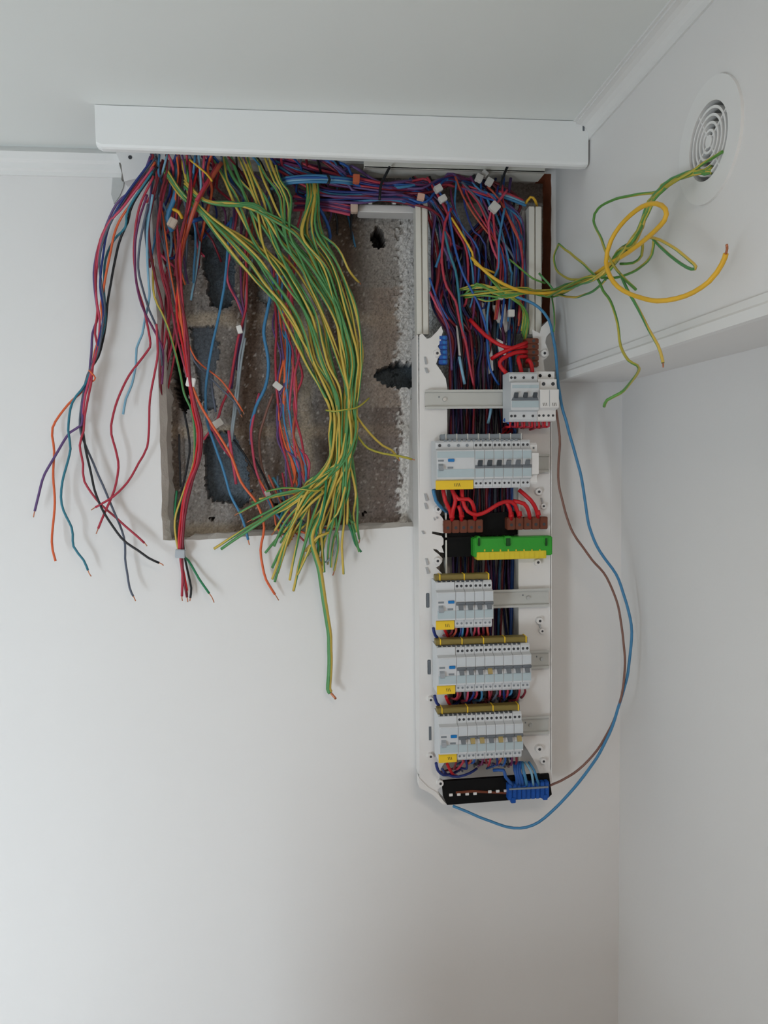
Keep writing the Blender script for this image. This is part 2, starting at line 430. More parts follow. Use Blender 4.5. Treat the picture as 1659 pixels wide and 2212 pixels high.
# cut stub of the old cornice, a dark sliver for the shade inside the crack and a filled patch beside it
bm = bmesh.new()
prism(bm, [P(a, b_, -.014) for a, b_ in ((254, 341), (260, 341), (264, 352), (266, 366), (270, 378), (269, 388), (262, 388), (263, 374), (259, 360))], (0, .013, 0))
struct('trim_9', bm, mat('dark crack shade', (120, 116, 110), .9, var=.2, scale=90))
bm = bmesh.new()
prism(bm, [P(a, b_, -.004) for a, b_ in ((243, 384), (258, 378), (268, 386), (266, 404), (258, 424), (246, 440), (240, 420))], (0, .004, 0))
struct('trim_10', bm, mat('grey filler', (196, 198, 196), .9, var=.08, scale=60))
bm = bmesh.new()
prism(bm, [P(a, b_, -.030) for a, b_ in ((247, 322), (322, 322), (326, 345), (318, 362), (308, 382), (268, 392), (264, 372), (262, 356), (255, 340))], (0, .03, 0))
struct('trim_8', bm, paint)
tag(obj('plug_hole', cyl(bmesh.new(), P(281, 340, -.0305), (0, 1, 0), .0035, .002), screwm), 'small dark screw hole in the white cornice stub beside the wires', 'hole')

# unseen furniture block added low in the room; it keeps the window's light off the lower right of the walls
t = thing('shade_blocker', (.17, -1.12, 0), 'unseen brown cabinet added to shade the lower right of the walls', 'shade_blocker')
cupm = mat('brown cupboard board', (140, 104, 78), .5, var=.08, scale=12)
obj('carcass', BX((-.50, -1.34, .06), (.64, -.92, 1.41), .004), cupm, t)
obj('plinth', BX((-.47, -1.31, 0), (.61, -.95, .06)), cupm, t)
obj('top', BX((-.52, -1.36, 1.41), (.66, -.90, 1.43), .004), cupm, t)
for x_ in (-.495, .075):
    d_ = obj('door', BX((x_, -1.36, .08), (x_+.56, -1.342, 1.39), .003), cupm, t)
    obj('handle', BX((x_+(.52 if x_ < 0 else .03), -1.385, .85), (x_+(.53 if x_ < 0 else .04), -1.358, 1.0), .002), mat('zinc screw', (190, 192, 190)), d_)
# ------------------------------------------------------------------ long trunking lid below the ceiling
YL = -.195
lx0, lx1 = P(200, 260, YL).x, XB-.004
a0 = P(202, 318, YL).z; a1 = P(1262, 358, YL).z
t = thing('cable_trunking', ((lx0+lx1)/2, YL, ZC-.08), 'long white trunking lid running under the ceiling above the wire-filled hole', 'trunking')
bm = bmesh.new()
for i, (pa, pb) in enumerate((((0, 0), (0, 1)),)):
    pass
prof = lambda x, zb: [Vector((x, YL+.018, ZC-.001)), Vector((x, YL, ZC-.001)), Vector((x, YL, zb+.006)), Vector((x, YL+.002, zb+.002)), Vector((x, YL+.006, zb)),
                      Vector((x, YL+.018, zb)), Vector((x, YL+.018, zb+.003)), Vector((x, YL+.004, zb+.003)), Vector((x, YL+.004, ZC-.004)), Vector((x, YL+.018, ZC-.004))]
xs = [(lx0+.004, a0+.004), (lx0+.012, a0), (lx1-.012, a1), (lx1, a1+.001)]
rings = [[bm.verts.new(p) for p in prof(x, z)] for x, z in xs]
k = len(rings[0])
for r0, r1 in zip(rings, rings[1:]):
    for i in range(k): bm.faces.new((r0[i], r0[(i+1) % k], r1[(i+1) % k], r1[i]))
bm.faces.new(rings[0]); bm.faces.new(rings[-1][::-1])
obj('lid', bm, lidm, t)
obj('end_notch', BX((lx1-.011, YL-.0012, ZC-.018), (lx1-.0075, YL+.001, ZC-.002), .0005), greym, t)
# base channel of the trunking, seen as a white lip beyond the wires
t = thing('trunking_base', P(980, 362, -.02), 'white trunking base lip above the purple cable run, right half', 'trunking')
q = [P(786, 349, -.055), P(1178, 366, -.055)]
bm = bmesh.new(); box(bm, (q[0].x, -.055, q[0].z-.012), (q[1].x, -.051, ZC-.002), .001); box(bm, (q[0].x, -.055, q[0].z-.012), (q[1].x, -.004, q[0].z-.009))
obj('lip', bm, offwhite, t)

# ------------------------------------------------------------------ distribution board chassis
YF = -.075
xl = P(905, 1200, YF).x; xr = P(1191, 1200, YF).x
zb_ = P(930, 1700, YF).z; zt_ = P(910, 722, YF).z
board = thing('distribution_board', ((xl+xr)/2, 0, zb_), 'tall white distribution board chassis on the wall, opened with its rails and wiring exposed', 'electrical board')
obj('side_panel', BX((xl, -.001, zb_+.01), (xl+.003, YF+.001, zt_), .001), white, board)
obj('side_panel', BX((xr-.003, -.001, zb_+.02), (xr, YF+.001, P(1192, 815, YF).z), .001), white, board)
obj('back_plate', BX((xl+.003, -.001, zb_), (xr-.003, -.004, P(1000, 835, -.01).z)), white, board)
lf = [(906, 724), (912, 720), (922, 732), (930, 730), (944, 716), (953, 704), (957, 716), (953, 728), (952, 740), (945, 748), (951, 756), (953, 766), (946, 774), (942, 786),
      (952, 800), (963, 818), (966, 838), (966, 948), (962, 1000), (936, 1060), (939, 1076), (944, 1088), (952, 1094), (955, 1104), (950, 1112), (956, 1119), (959, 1126), (956, 1132), (958, 1152),
      (934, 1148), (933, 1153), (954, 1158), (958, 1164), (958, 1176), (954, 1180), (959, 1194), (950, 1193), (944, 1187), (936, 1186), (938, 1190), (946, 1196), (956, 1206), (955, 1214), (949, 1222),
      (942, 1226), (956, 1240), (964, 1252), (966, 1300), (966, 1640), (952, 1660), (949, 1680), (955, 1690), (953, 1700), (945, 1706), (952, 1724), (922, 1706), (906, 1690)]
obj('left_flange', slab(lf, YF, .003), white, board)
rf = [(1152, 735), (1150, 712), (1166, 720), (1170, 706), (1186, 690), (1191, 698), (1190, 716), (1180, 728), (1178, 740), (1184, 756), (1186, 766), (1180, 774), (1174, 778), (1176, 800),
      (1192, 812), (1192, 1150), (1192, 1690), (1172, 1690), (1160, 1655), (1140, 1620), (1126, 1600), (1121, 1500), (1121, 1200), (1120, 1060), (1120, 930), (1127, 830), (1146, 800)]
obj('right_flange', slab(rf, YF+.001, .003), white, board)
obj('duct_wall', BX((P(1119, 1300, -.07).x, -.006, zb_+.04), (P(1119, 1300, -.07).x+.003, -.072, P(1000, 925, -.05).z)), offwhite, board)
obj('duct_wall', BX((P(966, 1300, -.07).x-.003, -.006, zb_+.04), (P(966, 1300, -.07).x, -.072, P(1000, 925, -.05).z)), offwhite, board)
obj('end_flap', slab([(905, 1680), (924, 1700), (944, 1712), (958, 1730), (966, 1738), (955, 1737), (934, 1716), (906, 1702)], YF-.002, .03), white, board)
for cx_, cy_, s in ((943, 764, 1), (945, 1100, 1), (944, 1211, 1), (950, 1690, 1), (929, 1510, .9), (929, 1632, .9), (1174, 764, 1), (1162, 1062, 1), (1172, 1093, .8), (1160, 1214, 1), (1164, 1340, 1), (1169, 1362, .8), (1163, 1616, 1.1), (1172, 1642, .9)):
    c = P(cx_, cy_, YF)
    b_ = obj('screw_boss', cyl(bmesh.new(), c+Vector((0, -.003, 0)), (0, -1, 0), .0078*s, .008, 20, .0066*s), white, board)
    obj('screw_hole', cyl(bmesh.new(), c+Vector((.0004, -.0072, 0)), (0, -1, 0), .0027*s, .001, 10), screwm, b_)
for cx_, cy_, w_, h_ in ((919, 779, 7, 16), (921, 800, 9, 11), (920, 1074, 9, 16), (920, 1093, 9, 13), (914, 1150, 8, 7), (922, 1213, 8, 14), (923, 1232, 9, 14), (944, 1118, 5, 4), (938, 1121, 4, 6), (1170, 1080, 5, 10), (1166, 1352, 5, 9)):
    c = P(cx_, cy_, YF)
    s = .0009
    bm = bmesh.new()
    prism(bm, [c+Vector((-w_*s*.5, -.0015, h_*s*.5)), c+Vector((w_*s*.1, -.0015, h_*s*.5)), c+Vector((w_*s*.5, -.004, -h_*s*.5)), c+Vector((-w_*s*.1, -.004, -h_*s*.5))], (0, .004, 0))
    obj('clip', bm, mat('grey hook plastic', (176, 178, 180), .5), board)  # even grey plastic of the small hooks
for cx_, cy_ in ((924, 1297), (927, 1441), (929, 1584)):
    c = P(cx_, cy_, YF)
    obj('slot', BX(c+Vector((-.0035, -.0008, -.015)), c+Vector((.0035, .001, .015)), .001), greym, board)
# two ribbed uprights carrying on above the chassis, and the bar between
def upright(pxa, pxb, pyt, pyb, y):
    A, B = P(pxa, pyt, y), P(pxb, pyb, y)
    x0_, x1_ = P(pxa, (pyt+pyb)/2, y).x, P(pxb, (pyt+pyb)/2, y).x; w_ = x1_-x0_
    pr = [(0, .030), (0, 0), (.40*w_, 0), (.40*w_, .006), (.52*w_, .006), (.52*w_, 0), (.9*w_, 0), (w_, .003), (w_, .030)]
    bm = bmesh.new(); prism(bm, [Vector((x0_+a, y+b_, A.z)) for a, b_ in pr], (0, 0, B.z-A.z))
    return bm
obj('upright', upright(899, 926, 437, 722, -.050), offwhite, board)
obj('upright', upright(1143, 1171, 446, 722, -.050), offwhite, board)
a = P(775, 441, -.012); b_ = P(900, 460, -.012)
bm = BX((a.x, -.012, b_.z), (b_.x, .03, a.z), .002)
for px_ in (800, 852): c = P(px_, 438, -.012); box(bm, c+Vector((-.004, 0, -.002)), c+Vector((.004, .02, .008)), .001)
obj('cross_bar', bm, white, board)
for q, y_ in (([(1128, 455), (1150, 455), (1150, 570), (1122, 600), (1118, 545)], .0), ([(1064, 660), (1098, 656), (1096, 715), (1086, 722), (1072, 690)], -.030), ([(1028, 648), (1046, 655), (1053, 712), (1040, 706)], -.030),
              ([(985, 703), (992, 705), (999, 768), (991, 768)], -.040), ([(1046, 740), (1062, 733), (1066, 800), (1052, 812)], -.034), ([(1072, 730), (1094, 742), (1094, 770), (1078, 760)], -.034), ([(1034, 478), (1052, 470), (1062, 505), (1050, 530), (1040, 500)], -.02), ([(1036, 590), (1052, 596), (1054, 625), (1044, 616)], -.03)):
    obj('rear_panel', slab(q, y_, .003), white, board)

# ------------------------------------------------------------------ mounting rails
RAILS = {'top': .121, 'upper': -.007, 'middle': -.278, 'lower': -.405, 'bottom': -.541}
RZ = {k: H0+v for k, v in RAILS.items()}
YRAIL = -.085
rxa, rxb = P(919, 862, YRAIL).x, P(1187, 1290, YRAIL).x
def rail(key, label, scr, rxa=.262):
    z = RZ[key]
    t = thing('mounting_rail', (rxa, YRAIL, z), label, 'rail', 'metal mounting rails across the board')
    h = .0185
    pr = [(0, h), (0, h-.0045), (.006, h-.0055), (.006, -h+.0055), (0, -h+.0045), (0, -h), (.0012, -h), (.0012, -h+.0035), (.0075, -h+.0048), (.0075, h-.0048), (.0012, h-.0035), (.0012, h)]
    bm = bmesh.new(); prism(bm, [Vector((rxa, YRAIL+a, z+b_)) for a, b_ in pr], (rxb-rxa, 0, 0))
    obj('rail_body', bm, steel, t)
    for s in scr:
        c = Vector((P(s, 1000, YRAIL).x, YRAIL+.004, z))
        obj('screw', cyl(bmesh.new(), c, (0, -1, 0), .0042, .004, 16, .0036), steeld, t)
        obj('slot_hole', BX(c+Vector((-.012, .0015, .003)), c+Vector((-.009, .003, .007)), .0005), greym, t)
rail('top', 'bare galvanised rail behind the three-lever isolator at the top of the board', (962,), rxa)
rail('upper', 'galvanised rail behind the row with the widest yellow label', (1010,))
rail('middle', 'galvanised rail bare to the right of the short row of four breakers', (1142,))
rail('lower', 'galvanised rail behind the long row of eight breakers', (1172,))
rail('bottom', 'lowest galvanised rail, bare beside the row of seven breakers', (1147,))

# ------------------------------------------------------------------ devices
MW = .0185; YB = YRAIL
def body_mesh(wd, gap=.0003, h=.046, nose=.027):
    pr = [(0, -h), (0, h), (-.044, h), (-.048, h-.004), (-.048, nose+.003), (-.060, nose), (-.060, -nose), (-.048, -nose-.003), (-.048, -h+.004), (-.044, -h)]
    bm = bmesh.new(); prism(bm, [Vector((gap, a, b_)) for a, b_ in pr], (wd-2*gap, 0, 0))
    return bm
def lever(bm, xc, wd, up, z0=-.002):
    s = 1 if up else -1
    pr = [(-.060, z0-.003*s), (-.065, z0+.001*s), (-.0685, z0+.0085*s), (-.066, z0+.010*s), (-.060, z0+.004*s)]
    prism(bm, [Vector((xc-wd/2, a, b_)) for a, b_ in pr], (wd, 0, 0)); return bm
def place(o, x, z):
    o.matrix_world = Matrix.Translation((x, YB, z)); return o
def screw(parent, x, z, r=.0026, m=screwm, y=-.048):
    return obj('terminal_screw', cyl(bmesh.new(), (x, y-.0001, z), (0, -1, 0), r, .0012, 10), m, parent)
def make_mcb(up, leverm, label, pale=False):
    t = thing('circuit_breaker', (0, 0, 0), label, 'circuit breaker')
    obj('body', body_mesh(MW), devm, t)
    obj('upper_window', BX((.001, -.0605, .010), (MW-.001, -.0598, .025)), winm if up else nosem, t)
    obj('lower_window', BX((.001, -.0608, -.024), (MW-.001, -.0598, -.0085), .0003), winm, t)
    if up: obj('lever_slot', BX((.0004, -.0615, -.0075), (MW-.0004, -.0598, -.0015), .0005), greym, t)
    else: obj('lever_slot', BX((.0004, -.0625, .001), (MW-.0004, -.0598, .0075), .0008), greym, t)
    obj('lever', lever(bmesh.new(), MW*.5, .0085, up, -.002 if up else .003), leverm, t)
    for fx in (.27, .73): screw(t, MW*fx, .0365)
    for fx in (.27, .73): screw(t, MW*fx, -.0365, .0022, screwm if up else busm)
    return t
def dup(root, x, z, label):
    c = root.copy(); col.objects.link(c); c.matrix_world = Matrix.Translation((x, YB, z)); c['label'] = label
    for ch in list(root.children):
        d = ch.copy(); col.objects.link(d); d.parent = c
    return c
ORD = ['first', 'second', 'third', 'fourth', 'fifth', 'sixth', 'seventh', 'eighth']
def row(key, x, n, up, where, group, special={}):
    protos = {}
    for i in range(n):
        lm = special.get(i, dgrey if up else greym)
        lab = 'slim grey circuit breaker, %s from the left of the %s' % (ORD[i], where)
        if lm is tanm: lab = 'slim grey circuit breaker with yellowed lever, %s of the %s' % (ORD[i], where)
        if lm.name not in protos:
            o = make_mcb(up, lm, lab); protos[lm.name] = o; place(o, x+i*MW, RZ[key])
        else: o = dup(protos[lm.name], x+i*MW, RZ[key], lab)
        o['group'] = group
row('upper', .329, 6, True, 'six beside the wide yellow label', 'breakers on the upper rail', {3: greym, 4: greym, 5: greym})
row('middle', .290, 4, False, 'short row of four', 'breakers on the middle rail')
row('lower', .291, 8, False, 'long row of eight', 'breakers on the lower rail', {3: tanm})
row('bottom', .293, 7, False, 'bottom row of seven', 'breakers on the bottom rail', {1: tanm, 2: tanm, 4: tanm, 6: tanm})
def marks(parent, x, y, z, n=3):
    bm = bmesh.new()
    for k in range(n):
        xx = x+k*.0032; prism(bm, [Vector((xx, y, z+.003)), Vector((xx+.0009, y, z+.003)), Vector((xx+.0022, y, z-.003)), Vector((xx+.0013, y, z-.003))], (0, .0006, 0))
    return obj('print', bm, inkm, parent)
def make_rcd(mods, x, z, label, wide):
    wd = mods*MW
    t = thing('residual_current_device', (0, 0, 0), label, 'residual current device', 'residual current devices at the left of the rows')
    obj('body', body_mesh(wd), devm, t)
    obj('lower_window', BX((.0015, -.0608, -.024), (wd-.001, -.0598, -.0085), .0003), winm, t)
    obj('upper_window', BX((.0015, -.0606, .013), (wd-.001, -.0598, .025)), winm if wide else nosem, t)
    obj('test_button', BX((.022, -.0628, .0055), (.034, -.0598, .0110), .0006), bluem, t)
    obj('lever', lever(bmesh.new(), .008, .009, not wide and False, -.001), mat('pale grey lever plastic', (160, 166, 172), .45), t)
    obj('rating_plate', BX((.003, -.0606, .006), (.014, -.0598, .0095)), busm, t)
    obj('rating_plate', BX((.021, -.0606, -.0075), (.032, -.0598, -.004)), busm, t)
    lab = obj('yellow_label', BX((.0, -.0500, -.0475), (wd-.001, -.0470, -.0300), .0006), yellow, t)
    lab['label'] = 'yellow sticker with dark print'
    marks(lab, wd*.48, -.0504, -.039, 4 if wide else 3)
    if wide:
        for fx in (.06, .30, .55, .78): screw(t, wd*fx+.004, .0365, .003, screwm if fx < .1 else busm)
    else:
        screw(t, wd*.45, .0365, .0022); obj('cover_step', BX((.0005, -.050, .029), (wd-.0005, -.0475, .045), .0006), devm, t)
    place(t, x, z); return t
make_rcd(4, .255, RZ['upper'], 'wide residual current device with the longest yellow label on the upper rail', True)
make_rcd(2, .253, RZ['middle'], 'residual current device with yellow label left of the row of four', False)
make_rcd(2, .254, RZ['lower'], 'residual current device with yellow label left of the row of eight', False)
make_rcd(2, .256, RZ['bottom'], 'residual current device with yellow label left of the row of seven', False)
# three-pole isolator and two auxiliary modules on the top rail
t = thing('isolator_switch', (0, 0, 0), 'three-pole isolator switch with joined dark levers at the top of the board', 'isolator')
obj('body', body_mesh(3*MW, .0003, .047, .026), devm, t)
obj('upper_window', BX((.003, -.0605, .0155), (3*MW-.001, -.0598, .0215)), winm, t)
obj('lower_window', BX((.002, -.0608, -.021), (3*MW-.001, -.0598, -.0085), .0003), winm, t)
bm = bmesh.new(); prism(bm, [Vector((.001, -.060, -.008)), Vector((3*MW-.001, -.060, -.008)), Vector((3*MW-.004, -.064, -.002)), Vector((.004, -.064, -.002))], (0, .003, 0))
obj('lever_bar', bm, greym, t)
for i in range(3): obj('lever', lever(bmesh.new(), MW*(i+.5), .0075, True, -.003), dgrey, t)
for fx in (.08, .21, .52, .84):
    screw(t, 3*MW*fx, .0365, .0026); screw(t, 3*MW*fx, -.0365, .0026)
place(t, .399, RZ['top'])
t = thing('auxiliary_switch', (0, 0, 0), 'white auxiliary switch block with two terminal steps right of the isolator', 'auxiliary switch')
pr = [(0, -.047), (0, .049), (-.040, .049), (-.040, .033), (-.052, .033), (-.052, .014), (-.066, .012), (-.066, -.022), (-.048, -.026), (-.048, -.044), (-.044, -.047)]
bm = bmesh.new(); prism(bm, [Vector((.0003, a, b_)) for a, b_ in pr], (2*MW-.0006, 0, 0))
obj('body', bm, white, t)
for fx in (.22, .72):
    screw(t, 2*MW*fx, .041, .0032, black, -.040); screw(t, 2*MW*fx+.003, .024, .0036, screwm, -.052)
    marks(t, 2*MW*fx-.003, -.0664, -.016, 3)
for fx in (.10, .33, .6, .84): screw(t, 2*MW*fx, -.036, .0024, screwm)
obj('groove', BX((MW-.0004, -.0663, -.020), (MW+.0004, -.0655, .011)), busm, t)
place(t, .4545, RZ['top'])
t = thing('end_stop', (0, 0, 0), 'white end clamp closing the upper row of breakers on the right', 'end clamp')
obj('body', body_mesh(.014, .0003, .040, .020), white, t); screw(t, .007, .030, .002, greym)
place(t, .440, RZ['upper'])
t = thing('end_stop', (0, 0, 0), 'small white end clamp right of the row of eight breakers', 'end clamp')
obj('body', BX((0, 0, -.022), (.004, -.045, .022), .001), white, t); screw(t, .002, .012, .001, greym, -.045)
place(t, .4395, RZ['lower'])
# comb busbars sitting in the top terminals
def busbar(key, x, ln, cover, label, tabs):
    z = RZ[key]
    t = thing('comb_busbar', (x, YB, z+.05), label, 'busbar')
    bm = BX((x, YB-.040, z+.0465), (x+ln, YB-.020, z+.058), .0012)
    obj('cover', bm, cover, t)
    n_ = int(ln/MW)
    bm = bmesh.new()
    for i in range(n_*2): box(bm, (x+.004+i*MW/2, YB-.0462, z+.044), (x+.0095+i*MW/2, YB-.0385, z+.0475))
    obj('teeth', bm, dgrey if cover is olive else busm, t)
    for i in range(tabs):
        xx = x+.008+(ln-.012)*i/max(1, tabs-1)
        obj('divider', BX((xx, YB-.0412, z+.0462), (xx+.0022, YB-.0195, z+.0590), .0003), yellow if cover is olive else steel, t)
busbar('upper', .268, .160, busm, 'grey comb busbar along the top of the upper breaker row', 8)
busbar('middle', .254, .108, olive, 'olive comb busbar with yellow dividers over the row of four', 3)
busbar('lower', .254, .183, olive, 'olive comb busbar with yellow dividers over the row of eight', 5)
busbar('bottom', .256, .165, olive, 'olive comb busbar with yellow dividers over the row of seven', 4)

# ------------------------------------------------------------------ terminal blocks
def block(px0, py0, px1, py1, y, dep, n, m, name, label, vert=False, hm=None):
    "row of n screw terminals, stepped body"
    A, B = P(px0, py0, y), P(px1, py1, y)
    t = thing(name, (A.x, y+dep, B.z), label, 'terminal block')
    bm = bmesh.new()
    L = (A.z-B.z) if vert else (B.x-A.x)
    for i in range(n):
        if vert: a_, b__ = (A.x, y, A.z-L*(i+.04)/n), (B.x, y+dep, A.z-L*(i+.96)/n)
        else: a_, b__ = (A.x+L*(i+.04)/n, y, B.z), (A.x+L*(i+.96)/n, y+dep, A.z)
        box(bm, a_, b__, .0012)
    if vert: box(bm, (A.x+.002, y+.003, B.z), (B.x-.002, y+dep, A.z))
    else: box(bm, (A.x, y+.003, B.z+.002), (B.x, y+dep, A.z-.002))
    obj('body', bm, m, t)
    for i in range(n):
        if vert: c = Vector(((A.x*.4+B.x*.6), y, A.z-L*(i+.5)/n))
        else: c = Vector((A.x+L*(i+.5)/n, y, A.z*.4+B.z*.6))
        obj('terminal_screw', cyl(bmesh.new(), c, (0, -1, 0), .0032, .0012, 10), hm or screwm, t)
    return t
t = thing('terminal_carrier', P(1000, 1200, -.066), 'black plastic carrier plate behind the brown and green terminal blocks', 'terminal carrier')
obj('plate', slab([(957, 1114), (1186, 1100), (1190, 1142), (1186, 1152), (1024, 1158), (1024, 1202), (960, 1204), (957, 1160)], -.068, .006), black, t)
obj('rib', BX(P(960, 1160, -.072), P(1020, 1166, -.066), .001), black, t)
block(959, 1124, 1044, 1150, -.088, .020, 5, brownm, 'terminal_block', 'left brown terminal block fed by bent red wires mid-board')
block(1096, 1118, 1184, 1143, -.088, .020, 5, brownm, 'terminal_block', 'right brown terminal block fed by bent red wires mid-board')
t = thing('earth_terminal', P(1022, 1206, -.07), 'bright green earth terminal bar with a yellow lower edge', 'terminal block')
bm = BX(P(1023, 1162, -.098), P(1184, 1196, -.070), .002); obj('body', bm, greenm, t)
A, B = P(1030, 1195, -.099), P(1180, 1206, -.099)
bm = BX((A.x, -.100, B.z), (B.x, -.074, A.z+.002), .001)
for i in range(14): xx = A.x+(B.x-A.x)*(i+.5)/14; box(bm, (xx-.0006, -.1008, B.z+.001), (xx+.0006, -.0995, A.z))
obj('yellow_strip', bm, yterm, t)
for i, px_ in enumerate((1034, 1097, 1179)):
    c = P(px_, 1166, -.098)
    obj('clip', BX(c+Vector((-.008 if i == 1 else -.004, -.003, -.008)), c+Vector((.008 if i == 1 else .004, .02, .007)), .0015), greenm, t)
    obj('clip_hole', BX(c+Vector((-.0045 if i == 1 else -.0022, -.0036, -.012)), c+Vector((.0045 if i == 1 else .0022, -.0026, .0035)), .0005), mat('deep green recess', (18, 70, 22), .6), t)  # hole's shade painted as a darker green block
for i in range(8):
    c = P(1047+i*17, 1189, -.0985); obj('wire_entry', BX(c+Vector((-.0014, -.0006, -.002)), c+Vector((.0014, .001, .002))), yterm, t)
block(948, 724, 967, 787, -.0755, .018, 6, bterm, 'neutral_terminal', 'blue terminal block standing upright behind the top left flange', True, bluem)
block(1136, 730, 1164, 792, -.084, .024, 5, brownm, 'terminal_block', 'upright brown terminal block with thick red wires at the top right', True)
# neutral bar at the foot of the board
t = thing('terminal_carrier', P(960, 1738, -.07), 'black plastic carrier plate at the foot of the board', 'terminal carrier')
obj('plate', slab([(955, 1688), (1186, 1672), (1192, 1716), (1186, 1722), (966, 1739), (958, 1722)], -.080, .008), black, t)
obj('copper_strip', slab([(985, 1710), (1020, 1707), (1100, 1712), (1100, 1716), (1020, 1712), (985, 1715)], -.0815, .002), brownm, t)
for px_, py_ in ((974, 1717), (991, 1716), (1009, 1715), (1026, 1714), (1058, 1710), (1075, 1709), (1092, 1708)):
    c = P(px_, py_, -.081); obj('insert', BX(c+Vector((-.0036, -.0015, -.0026)), c+Vector((.0036, .001, .0026)), .0004), white, t)
t = block(1097, 1694, 1187, 1724, -.094, .014, 9, bterm, 'neutral_terminal', 'blue terminal block at the foot of the board on the black plate', False, bterm)
for px_, py_ in ((1109, 1729), (1178, 1722)):
    c = P(px_, py_, -.094); obj('foot', BX(c+Vector((-.005, -.001, -.006)), c+Vector((.005, .01, .006)), .001), bterm, t)
c0, c1 = P(1100, 1706, -.0955), P(1184, 1699, -.0955)
bm = BX((c0.x, -.0965, c0.z-.0008), (c1.x, -.094, c1.z+.0006)); obj('label_strip', bm, busm, t)

# ------------------------------------------------------------------ round air vent on the bulkhead
t = thing('air_vent', VC, 'round white air vent with concentric slots on the bulkhead', 'air vent')
def ringm(bm, r0, r1, x0_, x1_, n_=56):
    vs_ = []
    for r, x in ((r0, x0_), (r1, x0_), (r1, x1_), (r0, x1_)):
        vs_.append([bm.verts.new((x, VC.y+r*math.cos(2*math.pi*i/n_), VC.z+r*math.sin(2*math.pi*i/n_))) for i in range(n_)])
    for a in range(4):
        for i in range(n_): bm.faces.new((vs_[a][i], vs_[a][(i+1) % n_], vs_[(a+1) % 4][(i+1) % n_], vs_[(a+1) % 4][i]))
    return bm
obj('flange', ringm(bmesh.new(), VR, .077, XB-.004, XB), trimp, t)
obj('collar', ringm(bmesh.new(), VR-.002, VR, XB-.004, XB+.05), trimp, t)
for r in (.0405, .0315, .0225, .0135): obj('ring', ringm(bmesh.new(), r-.0016, r+.0016, XB-.003, XB+.007), trimp, t)
obj('hub', cyl(bmesh.new(), VC+Vector((.002, 0, 0)), (1, 0, 0), .008, .010, 20), trimp, t)
for k_ in range(4):
    a = math.pi*(.32+k_*.5); dv = Vector((0, math.cos(a), math.sin(a))); pv = Vector((0, -math.sin(a), math.cos(a)))
    bm = bmesh.new(); q0, q1 = VC+dv*.006, VC+dv*(VR-.001)
    prism(bm, [q0-pv*.0012+Vector((-.002, 0, 0)), q0+pv*.0012+Vector((-.002, 0, 0)), q1+pv*.0012+Vector((-.002, 0, 0)), q1-pv*.0012+Vector((-.002, 0, 0))], (.009, 0, 0))
    obj('spoke', bm, trimp, t)
# ------------------------------------------------------------------ earth wires: the big tied bundle
RN = random.Random(11); PH = .0
rw = .0024
lo_ = [(500, 548), (560, 610), (620, 690), (655, 775), (695, 840), (715, 885)]
hi_ = [(690, 498), (728, 575), (766, 670), (781, 770), (776, 838), (768, 884)]
EG = 'earth wires tied in the big bundle'
EL = 'green and yellow striped earth wire in the thick tied bundle across the block recess'
ends = [((660, 1058), (588, 1226)), ((664, 1060), (545, 1122)), ((662, 1062), (600, 1238)), ((668, 1056), (612, 1200)), ((655, 1060), (478, 1186)), ((670, 1062), (572, 1116)),
        ((664, 1066), (600, 1212)), ((672, 1058), (652, 1222)), ((660, 1070), (592, 1180)), ((676, 1064), (622, 1176)), ((668, 1050), (560, 1078)),
        ((690, 1090), (634, 1276)), ((692, 1100), (640, 1150)), ((700, 1120), (688, 1232)), ((696, 1110), (700, 1236)), ((705, 1130), (664, 1200)), ((712, 1110), (690, 1244)),
        ((728, 1080), (722, 1232)), ((735, 1100), (715, 1226)), ((742, 1060), (776, 1192)), ((768, 1060), (770, 1150)), ((772, 1080), (776, 1164)), ((740, 1120), (742, 1240)),
        ((720, 1130), (660, 1190)), ((715, 1140), (708, 1218)), ((735, 1090), (690, 1190)), ((730, 1050), (668, 1138)), ((722, 1040), (640, 1120)), ((748, 1120), (765, 1130)),
        ((700, 1060), (612, 1150)), ((745, 1080), (726, 1160)), ((752, 1050), (730, 1140))]
NB = 44
